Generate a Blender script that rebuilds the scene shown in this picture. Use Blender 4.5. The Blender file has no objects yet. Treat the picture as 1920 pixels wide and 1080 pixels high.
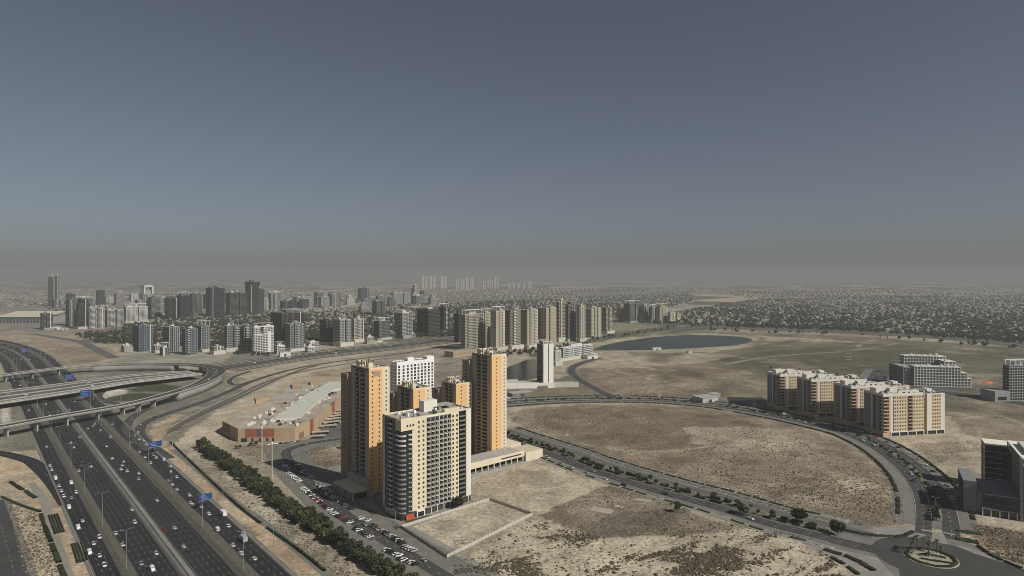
import bpy, bmesh, math, random
import numpy as np
from mathutils import Vector, Matrix

# ------------------------------------------------------------------ camera, sky, sun, exposure
FPX, CAMH, YH = 1200.0, 160.0, 515.0      # focal length in photo pixels, camera height, horizon row
S = bpy.context.scene
COL = S.collection
cam_d = bpy.data.cameras.new("camera"); cam = bpy.data.objects.new("camera", cam_d); COL.objects.link(cam)
cam.location = (0, 0, CAMH); cam.rotation_euler = (math.radians(90), 0, 0)
cam_d.sensor_width = 36.0; cam_d.lens = 36.0 * FPX / 1920.0
cam_d.shift_y = -(540.0 - YH) / 1920.0
cam_d.clip_start = 1.0; cam_d.clip_end = 200000.0
S.camera = cam

SUN_AZ = math.radians(124.0)              # clockwise from +Y
SUN_EL = math.radians(41.0)
sun_dir = Vector((math.sin(SUN_AZ) * math.cos(SUN_EL), math.cos(SUN_AZ) * math.cos(SUN_EL), math.sin(SUN_EL)))
W = bpy.data.worlds.new("World"); S.world = W; W.use_nodes = True
wn = W.node_tree.nodes; wl = W.node_tree.links
sky = wn.new("ShaderNodeTexSky"); sky.sky_type = 'NISHITA'; sky.sun_disc = False
sky.sun_elevation = SUN_EL; sky.sun_rotation = SUN_AZ
sky.altitude = 0.0; sky.air_density = 0.7; sky.dust_density = 1.2; sky.ozone_density = 1.4
wn["Background"].inputs["Strength"].default_value = 0.05
hs = wn.new("ShaderNodeHueSaturation"); hs.inputs["Saturation"].default_value = 0.64
wl.new(sky.outputs[0], hs.inputs["Color"]); wl.new(hs.outputs[0], wn["Background"].inputs["Color"])
sl = bpy.data.lights.new("sun", 'SUN'); sl.energy = 4.8; sl.angle = math.radians(0.6); sl.color = (1.0, 0.95, 0.86)
so = bpy.data.objects.new("sun", sl); COL.objects.link(so); so.location = (300, -300, 900)
so.rotation_euler = (-sun_dir).to_track_quat('-Z', 'Y').to_euler()
S.view_settings.view_transform = 'Standard'; S.view_settings.look = 'None'
S.view_settings.exposure = -0.1; S.view_settings.gamma = 1.0; S.view_settings.use_curve_mapping = False
S.cycles.use_denoising = True
S.cycles.max_bounces = 6; S.cycles.diffuse_bounces = 2; S.cycles.glossy_bounces = 2
S.cycles.volume_bounces = 0; S.cycles.transparent_max_bounces = 4
S.cycles.use_adaptive_sampling = True
S.cycles.pixel_filter_type = 'BLACKMAN_HARRIS'; S.cycles.filter_width = 0.95

# ------------------------------------------------------------------ helpers
R = random.Random(7)
def G(px, py, z=0.0):
    """photo pixel on the plane z -> world X, Y"""
    D = FPX * (CAMH - z) / (py - YH)
    return ((px - 960.0) * D / FPX, D)
def P(X, Y, z=0.0):
    """world -> photo pixel"""
    return (960 + FPX * X / Y, YH + FPX * (CAMH - z) / Y)
ORD = "first second third fourth fifth sixth seventh eighth ninth tenth eleventh twelfth thirteenth fourteenth fifteenth sixteenth seventeenth eighteenth nineteenth".split()
TENS = "_ _ twenty thirty forty fifty sixty seventy eighty ninety".split()
def ordinal(n):
    if n > 100: return "hundred-and-" + ordinal(n - 100)
    if n == 100: return "hundredth"
    if n < 20: return ORD[n - 1]
    t, u = divmod(n, 10)
    return TENS[t][:-1] + "ieth" if u == 0 else TENS[t] + "-" + ORD[u - 1]

MATS = {}
def mat(name, rgb, rough=0.85, vary=0.12, scale=0.25, metal=0.0, spec=0.3, objcol=False, streak=0.0, bump=0.0, orand=0.0):
    if name in MATS: return MATS[name]
    m = bpy.data.materials.new(name); m.use_nodes = True; MATS[name] = m
    n = m.node_tree.nodes; l = m.node_tree.links; b = n["Principled BSDF"]
    b.inputs["Roughness"].default_value = rough; b.inputs["Metallic"].default_value = metal
    b.inputs["Specular IOR Level"].default_value = spec
    if objcol:
        oi = n.new("ShaderNodeObjectInfo"); src = oi.outputs["Color"]
    else:
        rg = n.new("ShaderNodeRGB"); rg.outputs[0].default_value = (*rgb, 1); src = rg.outputs[0]
    if vary > 0:
        g = n.new("ShaderNodeNewGeometry")
        mp = n.new("ShaderNodeMapping"); mp.vector_type = 'POINT'
        mp.inputs["Scale"].default_value = (1, 1, 0.25 if streak else 1)
        l.new(g.outputs["Position"], mp.inputs["Vector"])
        nz = n.new("ShaderNodeTexNoise"); nz.inputs["Scale"].default_value = scale; nz.inputs["Detail"].default_value = 5; nz.inputs["Roughness"].default_value = 0.65
        l.new(mp.outputs[0], nz.inputs["Vector"])
        mr = n.new("ShaderNodeMapRange"); mr.inputs[1].default_value = 0.3; mr.inputs[2].default_value = 0.7
        mr.inputs[3].default_value = 1 - vary; mr.inputs[4].default_value = 1 + vary
        l.new(nz.outputs[0], mr.inputs[0])
        mx = n.new("ShaderNodeMix"); mx.data_type = 'RGBA'; mx.blend_type = 'MULTIPLY'; mx.inputs[0].default_value = 1
        l.new(src, mx.inputs[6]); l.new(mr.outputs[0], mx.inputs[7]); src = mx.outputs[2]
        if orand:
            oi = n.new("ShaderNodeObjectInfo"); m2 = n.new("ShaderNodeMapRange"); m2.inputs[3].default_value = 1-orand; m2.inputs[4].default_value = 1+orand; l.new(oi.outputs["Random"], m2.inputs[0])
            x2 = n.new("ShaderNodeMix"); x2.data_type = 'RGBA'; x2.blend_type = 'MULTIPLY'; x2.inputs[0].default_value = 1; l.new(src, x2.inputs[6]); l.new(m2.outputs[0], x2.inputs[7]); src = x2.outputs[2]
        if bump:
            bp = n.new("ShaderNodeBump"); bp.inputs["Strength"].default_value = bump; bp.inputs["Distance"].default_value = 0.4
            l.new(nz.outputs[0], bp.inputs["Height"]); l.new(bp.outputs[0], b.inputs["Normal"])
    l.new(src, b.inputs["Base Color"])
    return m

class MB:
    """collects faces, becomes one mesh"""
    def __init__(s): s.v = []; s.f = []; s.m = []
    def quad(s, a, b, c, d, m=0):
        i = len(s.v); s.v += [a, b, c, d]; s.f.append((i, i+1, i+2, i+3)); s.m.append(m); return s
    def poly(s, pts, m=0):
        i = len(s.v); s.v += list(pts); s.f.append(tuple(range(i, i+len(pts)))); s.m.append(m); return s
    def box(s, x0, x1, y0, y1, z0, z1, m=0, bottom=False):
        i = len(s.v)
        s.v += [(x0,y0,z0),(x1,y0,z0),(x1,y1,z0),(x0,y1,z0),(x0,y0,z1),(x1,y0,z1),(x1,y1,z1),(x0,y1,z1)]
        fs = [(4,5,6,7),(0,1,5,4),(1,2,6,5),(2,3,7,6),(3,0,4,7)]
        if bottom: fs.append((3,2,1,0))
        s.f += [tuple(i+k for k in q) for q in fs]; s.m += [m]*len(fs)
        return s
    def prism(s, pts, z0, z1, m=0, mtop=None):
        n = len(pts); i = len(s.v)
        s.v += [(p[0],p[1],z0) for p in pts] + [(p[0],p[1],z1) for p in pts]
        for k in range(n):
            j = (k+1) % n; s.f.append((i+k, i+j, i+n+j, i+n+k)); s.m.append(m)
        s.f.append(tuple(i+n+k for k in range(n))); s.m.append(m if mtop is None else mtop)
        return s
    def beam(s, a, b, w, m=0, n=4, w2=None):
        a = Vector(a); b = Vector(b); d = (b-a).normalized()
        u = d.orthogonal().normalized(); t = d.cross(u); i = len(s.v); w2 = w if w2 is None else w2
        for c, ww in ((a, w), (b, w2)):
            for k in range(n):
                q = 2*math.pi*(k+.5)/n; s.v.append(tuple(c + (u*math.cos(q)+t*math.sin(q))*ww))
        for k in range(n):
            j = (k+1) % n; s.f.append((i+k, i+j, i+n+j, i+n+k)); s.m.append(m)
        s.f.append(tuple(i+n+k for k in range(n))); s.m.append(m)
        s.f.append(tuple(i+k for k in reversed(range(n)))); s.m.append(m)
        return s
    def mesh(s, name, mats):
        me = bpy.data.meshes.new(name); me.from_pydata(s.v, [], s.f)
        for q in (mats if isinstance(mats, (list, tuple)) else [mats]): me.materials.append(q)
        if any(s.m): me.polygons.foreach_set("material_index", s.m)
        me.update(); return me
    def build(s, name, mats, parent=None, loc=None, rz=0.0):
        return obj(name, s.mesh(name, mats), parent, loc, rz)
def obj(name, data, parent=None, loc=None, rz=0.0):
    o = bpy.data.objects.new(name, data); COL.objects.link(o)
    if parent: o.parent = parent
    if loc is not None: o.location = loc
    if rz: o.rotation_euler = (0, 0, rz)
    return o
def tag(o, label=None, cat=None, group=None, kind=None):
    if label: o["label"] = label
    if cat: o["category"] = cat
    if group: o["group"] = group
    if kind: o["kind"] = kind
    return o
def empty(name, loc, rz=0.0):
    o = obj(name, None, None, loc, rz); o.empty_display_size = 1; return o
def copy_tree(o, parent=None):
    c = o.copy(); COL.objects.link(c)
    if parent: c.parent = parent
    for ch in list(o.children):
        copy_tree(ch, c)
    return c
def big_mesh(name, V, Fc, mats, midx=None, smooth=False):
    me = bpy.data.meshes.new(name)
    V = np.asarray(V, np.float32); Fc = np.asarray(Fc, np.int32); k = Fc.shape[1]
    me.vertices.add(len(V)); me.vertices.foreach_set("co", V.ravel())
    me.loops.add(Fc.size); me.loops.foreach_set("vertex_index", Fc.ravel())
    me.polygons.add(len(Fc)); me.polygons.foreach_set("loop_start", np.arange(0, Fc.size, k, dtype=np.int32))
    for q in (mats if isinstance(mats, (list, tuple)) else [mats]): me.materials.append(q)
    if midx is not None: me.polygons.foreach_set("material_index", np.asarray(midx, np.int32))
    me.update(calc_edges=True); me.validate()
    return me
def catmull(pts, n=8):
    if len(pts) < 3: return [tuple(p) for p in pts]
    out = []; q = [pts[0]] + list(pts) + [pts[-1]]
    for i in range(1, len(q)-2):
        p0, p1, p2, p3 = [np.array(q[i+k], float) for k in (-1, 0, 1, 2)]
        for t in np.linspace(0, 1, n, endpoint=False):
            out.append(tuple(0.5*((2*p1)+(-p0+p2)*t+(2*p0-5*p1+4*p2-p3)*t*t+(-p0+3*p1-3*p2+p3)*t**3)))
    out.append(tuple(pts[-1])); return out
def gpath(pts, z=0.0, n=8):
    return catmull([G(p[0], p[1], z) for p in pts], n)
def resample(path, step):
    p = np.array(path, float)[:, :2]; d = np.hypot(*np.diff(p, axis=0).T); s = np.concatenate([[0], np.cumsum(d)])
    k = max(2, int(s[-1]/step)+1); t = np.linspace(0, s[-1], k)
    return np.stack([np.interp(t, s, p[:,0]), np.interp(t, s, p[:,1])], 1)
def normals(p):
    t = np.gradient(p, axis=0); t /= np.maximum(np.hypot(t[:,0], t[:,1]), 1e-9)[:,None]
    return np.stack([-t[:,1], t[:,0]], 1), t          # left normal, tangent
def offset(path, off):
    p = np.array(path, float)[:, :2]; n, _ = normals(p)
    return p + n*np.asarray(off, float).reshape(-1, 1) if np.ndim(off) else p + n*off
def ribbon(name, path, o0, o1, z, m, thick=0.0, parent=None, kind="structure", zs=None):
    """sheet (or slab) between offsets o0 (right, smaller) and o1 (left) of a path"""
    p = np.array(path, float)[:, :2]; n, _ = normals(p); k = len(p)
    o0 = np.broadcast_to(np.asarray(o0, float), (k,)); o1 = np.broadcast_to(np.asarray(o1, float), (k,))
    zz = np.full(k, z) if zs is None else np.asarray(zs)
    A = np.column_stack([p + n*o0[:,None], zz]); B = np.column_stack([p + n*o1[:,None], zz])
    V = [A, B]; i = np.arange(k-1)
    Fc = [np.column_stack([i, i+1, k+i+1, k+i])]
    if thick:
        A2 = A.copy(); A2[:,2] -= thick; B2 = B.copy(); B2[:,2] -= thick; V += [A2, B2]
        Fc += [np.column_stack([2*k+i, 2*k+i+1, i+1, i]), np.column_stack([k+i, k+i+1, 3*k+i+1, 3*k+i]), np.column_stack([3*k+i, 3*k+i+1, 2*k+i+1, 2*k+i]),
               np.array([[0, k, 3*k, 2*k], [k-1, 3*k-1, 4*k-1, 2*k-1]])[:, [0,1,2,3]]]
    o = obj(name, big_mesh(name, np.concatenate(V), np.concatenate(Fc), m), parent)
    if kind: o["kind"] = kind
    return o
def dashes(path, offs, z, length, gap, w):
    """vertices/faces of dashed lines along a path"""
    V = []; Fc = []
    for off in offs:
        q = resample(offset(path, off), 1.0)
        n, t = normals(q); L = len(q); s = 0
        while s + length < L:
            a = q[int(s)]; b = q[min(L-1, int(s+length))]; na = n[int(s)]
            i = len(V)
            V += [(*(a-na*w/2), z), (*(b-na*w/2), z), (*(b+na*w/2), z), (*(a+na*w/2), z)]
            Fc.append((i, i+1, i+2, i+3)); s += length + gap
    return V, Fc
# value noise
_rng = np.random.RandomState(3); _tab = _rng.rand(256, 256)
def vnoise(x, y):
    xi = np.floor(x).astype(int); yi = np.floor(y).astype(int); fx = x-xi; fy = y-yi
    fx = fx*fx*(3-2*fx); fy = fy*fy*(3-2*fy)
    g = lambda a, b: _tab[a % 256, b % 256]
    return (g(xi,yi)*(1-fx)+g(xi+1,yi)*fx)*(1-fy)+(g(xi,yi+1)*(1-fx)+g(xi+1,yi+1)*fx)*fy
def fbm(x, y, o=4):
    r = 0; a = .5; t = 0
    for k in range(o):
        r = r + a*vnoise(x*2**k+17.3*k, y*2**k-9.1*k); t += a; a *= .55
    return r/t
def pip(x, y, poly):
    """points in polygon"""
    ins = np.zeros(x.shape, bool); n = len(poly)
    for i in range(n):
        x0, y0 = poly[i]; x1, y1 = poly[(i+1) % n]
        if y0 == y1: continue
        c = ((y0 > y) != (y1 > y)) & (x < (x1-x0)*(y-y0)/(y1-y0)+x0); ins ^= c
    return ins
def seg_dist(x, y, path):
    d = np.full(x.shape, 1e9)
    for (x0, y0), (x1, y1) in zip(path[:-1], path[1:]):
        dx, dy = x1-x0, y1-y0; t = np.clip(((x-x0)*dx+(y-y0)*dy)/max(dx*dx+dy*dy, 1e-9), 0, 1)
        d = np.minimum(d, np.hypot(x-x0-t*dx, y-y0-t*dy))
    return d
# ------------------------------------------------------------------ materials
ASPH_OLD = mat("asphalt_dark", (.026,.027,.029), .9, .18, .08)
ASPH2 = mat("asphalt_worn", (.052,.052,.051), .9, .2, .06)
ASPH3 = mat("asphalt_pale", (.105,.103,.097), .9, .18, .06)
def worn_asphalt(name, rgb, ang):
    m = bpy.data.materials.new(name); m.use_nodes = True; n = m.node_tree.nodes; l = m.node_tree.links; b = n["Principled BSDF"]; b.inputs["Roughness"].default_value = .85; b.inputs["Specular IOR Level"].default_value = .25
    g = n.new("ShaderNodeNewGeometry"); mp = n.new("ShaderNodeMapping"); mp.vector_type = 'TEXTURE'; mp.inputs["Rotation"].default_value = (0, 0, ang); mp.inputs["Scale"].default_value = (60, 1.1, 1); l.new(g.outputs["Position"], mp.inputs["Vector"])
    a = n.new("ShaderNodeTexNoise"); a.inputs["Scale"].default_value = 1; a.inputs["Detail"].default_value = 4; l.new(mp.outputs[0], a.inputs["Vector"])
    c = n.new("ShaderNodeTexNoise"); c.inputs["Scale"].default_value = .03; c.inputs["Detail"].default_value = 6; l.new(g.outputs["Position"], c.inputs["Vector"])
    r1 = n.new("ShaderNodeMapRange"); l.new(a.outputs[0], r1.inputs[0]); r1.inputs[1].default_value = .3; r1.inputs[2].default_value = .7; r1.inputs[3].default_value = .62; r1.inputs[4].default_value = 1.45
    r2 = n.new("ShaderNodeMapRange"); l.new(c.outputs[0], r2.inputs[0]); r2.inputs[1].default_value = .35; r2.inputs[2].default_value = .65; r2.inputs[3].default_value = .8; r2.inputs[4].default_value = 1.2
    mu = n.new("ShaderNodeMath"); mu.operation = 'MULTIPLY'; l.new(r1.outputs[0], mu.inputs[0]); l.new(r2.outputs[0], mu.inputs[1])
    mx = n.new("ShaderNodeMix"); mx.data_type = 'RGBA'; mx.blend_type = 'MULTIPLY'; mx.inputs[0].default_value = 1; mx.inputs[6].default_value = (*rgb, 1); l.new(mu.outputs[0], mx.inputs[7]); l.new(mx.outputs[2], b.inputs["Base Color"])
    return m
ASPH = worn_asphalt("asphalt_highway", (.02,.021,.022), math.atan2(1200, -1030))
PAVE = mat("paving_grey", (.23,.22,.195), .9, .2, .12)
PAVE_D = mat("paving_dull", (.155,.15,.135), .9, .22, .1)
CONC = mat("concrete", (.33,.32,.29), .85, .15, .1, streak=1)
CONC_D = mat("concrete_dull", (.2,.195,.175), .9, .2, .1, streak=1)
KERB = mat("kerb_stone", (.42,.40,.34), .9, .1)
PAINT = mat("road_paint", (.42,.42,.40), .8, .2)
GRAVEL = mat("strip_gravel", (.10,.094,.072), .95, .3, .3)
LAWN = mat("lawn", (.055,.062,.03), .95, .35, .3)
LEAFM = mat("leaf_dark", (.036,.045,.023), .9, .45, .45, spec=.15, orand=.4)
LEAFB = mat("leaf_olive", (.055,.062,.03), .9, .4, .45, spec=.15, orand=.45)
LEAFP = mat("leaf_palm", (.055,.066,.035), .8, .3, .6, spec=.2)
BARK = mat("bark", (.12,.095,.07), .95, .2)
HEDGE = mat("hedge_leaf", (.03,.038,.019), .95, .5, .8, spec=.1, orand=.4)
GLASS = mat("window_glass", (.022,.026,.03), .12, 0, spec=.5)
GLASSB = mat("blue_glass", (.03,.042,.055), .12, .2, .05, spec=.6)
METAL = mat("galvanised_metal", (.36,.36,.35), .5, .1, metal=.5)
DARKM = mat("dark_metal", (.05,.05,.05), .6, .1)
WHITE = mat("white_paint", (.72,.71,.68), .7, .06, .2, streak=1)
GREYW = mat("roof_grey", (.34,.33,.30), .9, .25, .25)

# ------------------------------------------------------------------ ground
gr_cols = np.arange(-1.25, 1.2501, .007)
rows = [210.0]
while rows[-1] < 80000: rows.append(rows[-1]*(1.007 if rows[-1] < 1500 else 1.012 if rows[-1] < 6000 else 1.05))
rows = np.array(rows)
gY = np.repeat(rows[:,None], len(gr_cols), 1); gX = gY*gr_cols[None,:]
gX, gY = gX.ravel(), gY.ravel()
SAND=(.315,.262,.188); SANDL=(.385,.322,.23); TAN=(.36,.262,.165); BROWN=(.225,.172,.122); REDB=(.185,.137,.098)
DARKB=(.125,.10,.077); OLIVE=(.105,.1,.066); GREEN=(.08,.082,.045); GREYS=(.2,.185,.155); PALE=(.42,.39,.33); LAWNC=(.06,.07,.032)
gC = np.tile(np.array(SAND), (len(gX), 1)); gS = np.full(len(gX), .15)
gN = fbm(gX/60, gY/60, 4); gN2 = fbm(gX/14+40, gY/14, 4)
def paint(color, poly, scrub=None, soft=.008, seed=1, strength=1.0):
    wp = [G(*p) for p in poly]; xs = [q[0] for q in wp]; ys = [q[1] for q in wp]; mY = sum(ys)/len(ys)
    amp = soft*mY; sc = max(6, .03*mY)
    ix = np.nonzero((gX > min(xs)-amp) & (gX < max(xs)+amp) & (gY > min(ys)-amp) & (gY < max(ys)+amp))[0]
    x = gX[ix]; y = gY[ix]
    k = pip(x+(fbm(x/sc+seed, y/sc, 3)-.5)*2*amp, y+(fbm(x/sc, y/sc+seed+50, 3)-.5)*2*amp, wp)
    ix = ix[k]
    gC[ix] = gC[ix]*(1-strength)+np.array(color)*strength
    if scrub is not None: gS[ix] = gS[ix]*(1-strength)+scrub*strength
def track(color, pts, w, seed=1, strength=.8):
    path = gpath(pts, 0, 6); q = np.array(path)
    ix = np.nonzero((gX > q[:,0].min()-2*w) & (gX < q[:,0].max()+2*w) & (gY > q[:,1].min()-2*w) & (gY < q[:,1].max()+2*w))[0]
    x = gX[ix]; y = gY[ix]
    k = np.clip(1.4-seg_dist(x, y, path)/(w*.5)-.4*gN2[ix]+(fbm(x/20+seed, y/20, 3)-.5)*.6, 0, 1)*strength
    gC[ix] = gC[ix]*(1-k[:,None])+np.array(color)*k[:,None]; gS[ix] *= 1-k*.8
# far plain: parcels of land
ca, sa = math.cos(.85), math.sin(.85); pu = (gX*ca+gY*sa); pv = (-gX*sa+gY*ca)
pc = _tab[(np.floor(pu/420+.35*np.sin(pv/900)).astype(int)*7) % 256, (np.floor(pv/300).astype(int)*13) % 256]
far = np.clip((gY-1500)/900, 0, 1)
pal = np.array([OLIVE, BROWN, SAND, GREYS, OLIVE, (.30,.28,.24), DARKB, SANDL])
gC = gC*(1-far[:,None]) + pal[(pc*8).astype(int)]*far[:,None]*(.75+.5*fbm(gX/150, gY/150, 3))[:,None]
gS = np.where(far > 0, .5, gS)
# villa districts, left of centre and far right
for poly, c in (([(230,600),(640,585),(900,572),(905,640),(640,640),(420,650),(230,648),(150,640)], (.135,.125,.085)),
                ([(860,572),(1150,560),(1160,600),(900,600)], (.12,.115,.085)),
                ([(1190,606),(1290,580),(1420,560),(1920,550),(2300,550),(2300,650),(1920,640),(1600,622),(1300,612)], (.095,.092,.06)),
                ([(1330,585),(1400,566),(1500,563),(1560,590),(1480,600)], (.07,.072,.045)),
                ([(0,560),(240,560),(240,600),(100,620),(0,620)], GREYS),
                ([(700,548),(1300,545),(1300,566),(700,566)], (.17,.16,.13)),
                ([(1700,545),(2300,540),(2300,552),(1750,556)], (.26,.24,.2))):
    paint(c, poly, scrub=.8, soft=.02, seed=3)
# plain right of the lake
paint((.17,.145,.1), [(1130,620),(1330,622),(1600,630),(1920,652),(2300,670),(2300,800),(1800,780),(1440,770),(1300,752),(960,752),(950,735),(1080,700)], scrub=.7, soft=.01, seed=5)
paint(BROWN, [(1085,720),(1120,690),(1220,680),(1330,688),(1430,700),(1440,745),(1300,752),(1160,742)], scrub=.9, seed=6)
paint(REDB, [(1180,690),(1300,682),(1390,700),(1330,712),(1210,712)], scrub=.9, seed=7, strength=.6)
paint(SAND, [(1080,690),(1130,660),(1230,664),(1330,660),(1420,645),(1440,635),(1400,628),(1480,632),(1600,640),(1500,652),(1420,664),(1330,680),(1200,690)], scrub=.4, seed=8, soft=.016)
paint(OLIVE, [(1330,660),(1480,640),(1700,645),(1920,665),(1920,735),(1700,725),(1560,712),(1420,705)], scrub=.7, seed=71, soft=.02, strength=.75)
paint(GREEN, [(1345,672),(1430,660),(1560,650),(1690,658),(1700,690),(1620,700),(1520,702),(1410,694)], scrub=.6, seed=9, soft=.018)
paint(OLIVE, [(1640,655),(1920,662),(2200,670),(2200,690),(1820,672),(1700,690)], scrub=.6, seed=10, strength=.7)
paint((.19,.155,.11), [(1760,745),(1920,762),(2200,800),(2200,880),(1920,842),(1800,810)], scrub=.6, seed=12)
paint(SAND, [(1690,822),(1780,815),(1850,830),(1880,900),(1790,900),(1730,860)], scrub=.3, seed=13)
paint(BROWN, [(1700,832),(1800,828),(1830,850),(1760,866)], scrub=.8, seed=14, strength=.7)
paint(BROWN, [(1812,978),(1940,1000),(2100,1040),(2100,1110),(1900,1062),(1840,1030)], scrub=1., seed=15)
paint((.14,.1,.07), [(1835,985),(1940,1005),(1940,1030),(1850,1010)], scrub=1., seed=16, strength=.7)
# lake shore and canal banks
paint((.33,.285,.21), [(1085,650),(1140,638),(1230,626),(1330,625),(1410,630),(1425,640),(1380,655),(1250,664),(1110,668)], scrub=.1, seed=17, soft=.006)
paint((.1,.1,.075), [(960,690),(1010,668),(1120,640),(1230,622),(1280,618),(1270,608),(1150,625),(1000,662)], scrub=.7, seed=18)
paint(SAND, [(955,682),(1000,668),(1010,672),(955,690)], scrub=.1, seed=19, strength=.6)
# the oval field
OVAL = [(952,772),(1020,763),(1100,758.5),(1200,758.5),(1300,764),(1400,777),(1480,795),(1560,820),(1630,855),(1672,895),(1690,940),(1697,985),(1640,988),(1560,980),(1480,962),(1400,940),(1300,912),(1200,884),(1120,860),(1050,838),(1000,815),(960,792)]
paint((.23,.177,.126), OVAL, scrub=.9, soft=.002, seed=21)
paint((.15,.108,.077), [(1000,772),(1150,762),(1320,775),(1420,800),(1380,835),(1240,850),(1110,830),(1010,795)], scrub=1., seed=22, soft=.02, strength=.75)
paint(SAND, [(1270,800),(1420,800),(1520,830),(1480,850),(1330,840)], scrub=.35, seed=23, soft=.02, strength=.7)
paint((.2,.155,.11), [(1380,850),(1560,845),(1660,900),(1680,970),(1560,970),(1420,925)], scrub=1., seed=24, soft=.015, strength=.5)
paint(SANDL, [(1560,905),(1620,900),(1640,915),(1590,925)], scrub=.1, seed=25, soft=.02, strength=.7)
track(SANDL, [(958,790),(1000,808),(1080,830),(1180,845),(1260,846),(1340,836),(1420,832),(1520,828)], 4.5, 2)
track(SANDL, [(1180,852),(1240,845),(1330,838)], 3, 3)
# building plots in the middle
paint((.36,.30,.215), [(884,890),(985,865),(1060,885),(1120,905),(1190,935),(1110,965),(1000,960),(930,935),(884,925)], scrub=.05, seed=31, soft=.006)
paint(TAN, [(890,895),(985,868),(1040,880),(960,900),(890,920)], scrub=.05, seed=32, strength=.35)
paint((.24,.19,.135), [(945,885),(1010,880),(1080,900),(1040,912),(960,905)], scrub=.05, seed=33, strength=.6, soft=.012)
paint((.17,.135,.1), [(1010,965),(1090,930),(1150,905),(1240,930),(1330,975),(1420,985),(1330,1000),(1200,1012),(1110,1010),(1050,990)], scrub=1., seed=34, soft=.01, strength=.85)
paint(DARKB, [(1080,985),(1200,955),(1290,955),(1270,985),(1180,1005),(1100,1005)], scrub=.3, seed=35, soft=.01, strength=.8)
paint(SAND, [(835,1055),(1000,970),(1060,995),(1130,1015),(1300,1010),(1420,992),(1520,1010),(1600,1040),(1650,1100),(1600,1160),(900,1160)], scrub=.75, seed=36, soft=.008)
paint((.47,.40,.30), [(1440,1015),(1500,1005),(1540,1030),(1560,1075),(1450,1090),(1400,1060)], scrub=.1, seed=37, soft=.012)
paint((.15,.12,.085), [(1240,1010),(1330,1015),(1420,1030),(1380,1060),(1280,1075),(1180,1090),(1150,1040)], scrub=1.3, seed=38, soft=.025, strength=.6)
track(SANDL, [(1050,1062),(1130,1035),(1220,1018),(1330,1000),(1420,995)], 5, 4)
track(SANDL, [(880,1095),(980,1062),(1050,1030),(1090,1000)], 4, 5)
paint((.40,.34,.25), [(752,988),(918,938),(998,966),(838,1046)], scrub=.12, seed=39, soft=.001)
paint((.2,.18,.145), [(800,980),(880,965),(890,985),(830,998)], scrub=.12, seed=40, soft=.012, strength=.6)
# sandy ground round the mall and the towers
paint((.21,.192,.16), [(420,835),(560,830),(660,822),(720,900),(720,960),(600,920),(540,850)], scrub=.2, seed=41)
paint(BROWN, [(552,852),(600,836),(650,834),(655,868),(600,880)], scrub=1., seed=42)
paint(BROWN, [(440,838),(520,836),(530,850),(536,880),(500,872),(440,850)], scrub=.9, seed=43, strength=.7)
paint(SANDL, [(310,815),(400,772),(545,706),(640,676),(700,672),(640,700),(540,735),(415,800),(420,830),(380,825),(330,850)], scrub=.25, seed=44)
paint((.26,.2,.14), [(540,712),(640,685),(760,672),(760,700),(640,720)], scrub=.5, seed=45, strength=.7)
paint((.165,.15,.118), [(700,700),(860,660),(960,690),(955,735),(800,760),(700,740)], scrub=.6, seed=46, strength=.7)
paint((.24,.21,.16), [(640,672),(760,658),(850,648),(880,668),(800,690),(690,700)], scrub=.4, seed=47, strength=.8)
# interchange ground
paint((.18,.165,.128), [(0,705),(160,690),(330,690),(440,700),(460,740),(360,800),(310,850),(200,830),(0,850),(-400,900),(-400,720)], scrub=.3, seed=51)
paint((.27,.215,.15), [(0,634),(60,632),(150,640),(215,655),(225,668),(150,684),(95,684),(60,655)], scrub=.5, seed=52)
paint((.2,.165,.11), [(100,650),(170,650),(210,665),(150,680),(110,672)], scrub=.6, seed=53, strength=.6)
paint((.25,.235,.19), [(225,665),(420,660),(430,683),(330,684),(220,688)], scrub=.3, seed=54)
paint((.17,.165,.125), [(440,655),(520,662),(500,672),(420,680)], scrub=.3, seed=54)
paint(LAWNC, [(236,731),(262,722),(310,719),(343,726),(330,733),(300,735),(250,735)], scrub=.2, soft=.001, seed=55)
paint(LAWNC, [(192,748),(222,740),(262,736),(298,739),(290,746),(250,752),(210,753)], scrub=.2, soft=.001, seed=56)
paint(PALE, [(187,733),(222,725),(240,737),(215,742),(197,748),(186,742)], scrub=0, soft=.001, seed=57)
paint(PALE, [(0,768),(15,764),(22,778),(18,790),(0,795)], scrub=0, soft=.001, seed=58)
paint(TAN, [(278,812),(290,795),(330,777),(350,775),(330,790),(318,802),(305,816),(298,825)], scrub=.05, soft=.001, seed=59)
# verges right of the highway
paint(TAN, [(283,830),(298,815),(322,845),(368,882),(440,945),(505,992),(605,1075),(640,1110),(570,1110),(549,1080),(492,1031),(384,926),(330,872)], scrub=.05, soft=.002, seed=61)
paint((.33,.28,.205), [(322,840),(378,832),(402,866),(460,912),(516,956),(568,990),(625,1025),(690,1070),(730,1110),(640,1110),(605,1075),(505,992),(440,945),(368,882)], scrub=1., soft=.004, seed=62)
paint(DARKB, [(436,972),(470,988),(490,1003),(478,1010),(448,990)], scrub=.6, soft=.004, seed=63, strength=.7)
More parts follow.
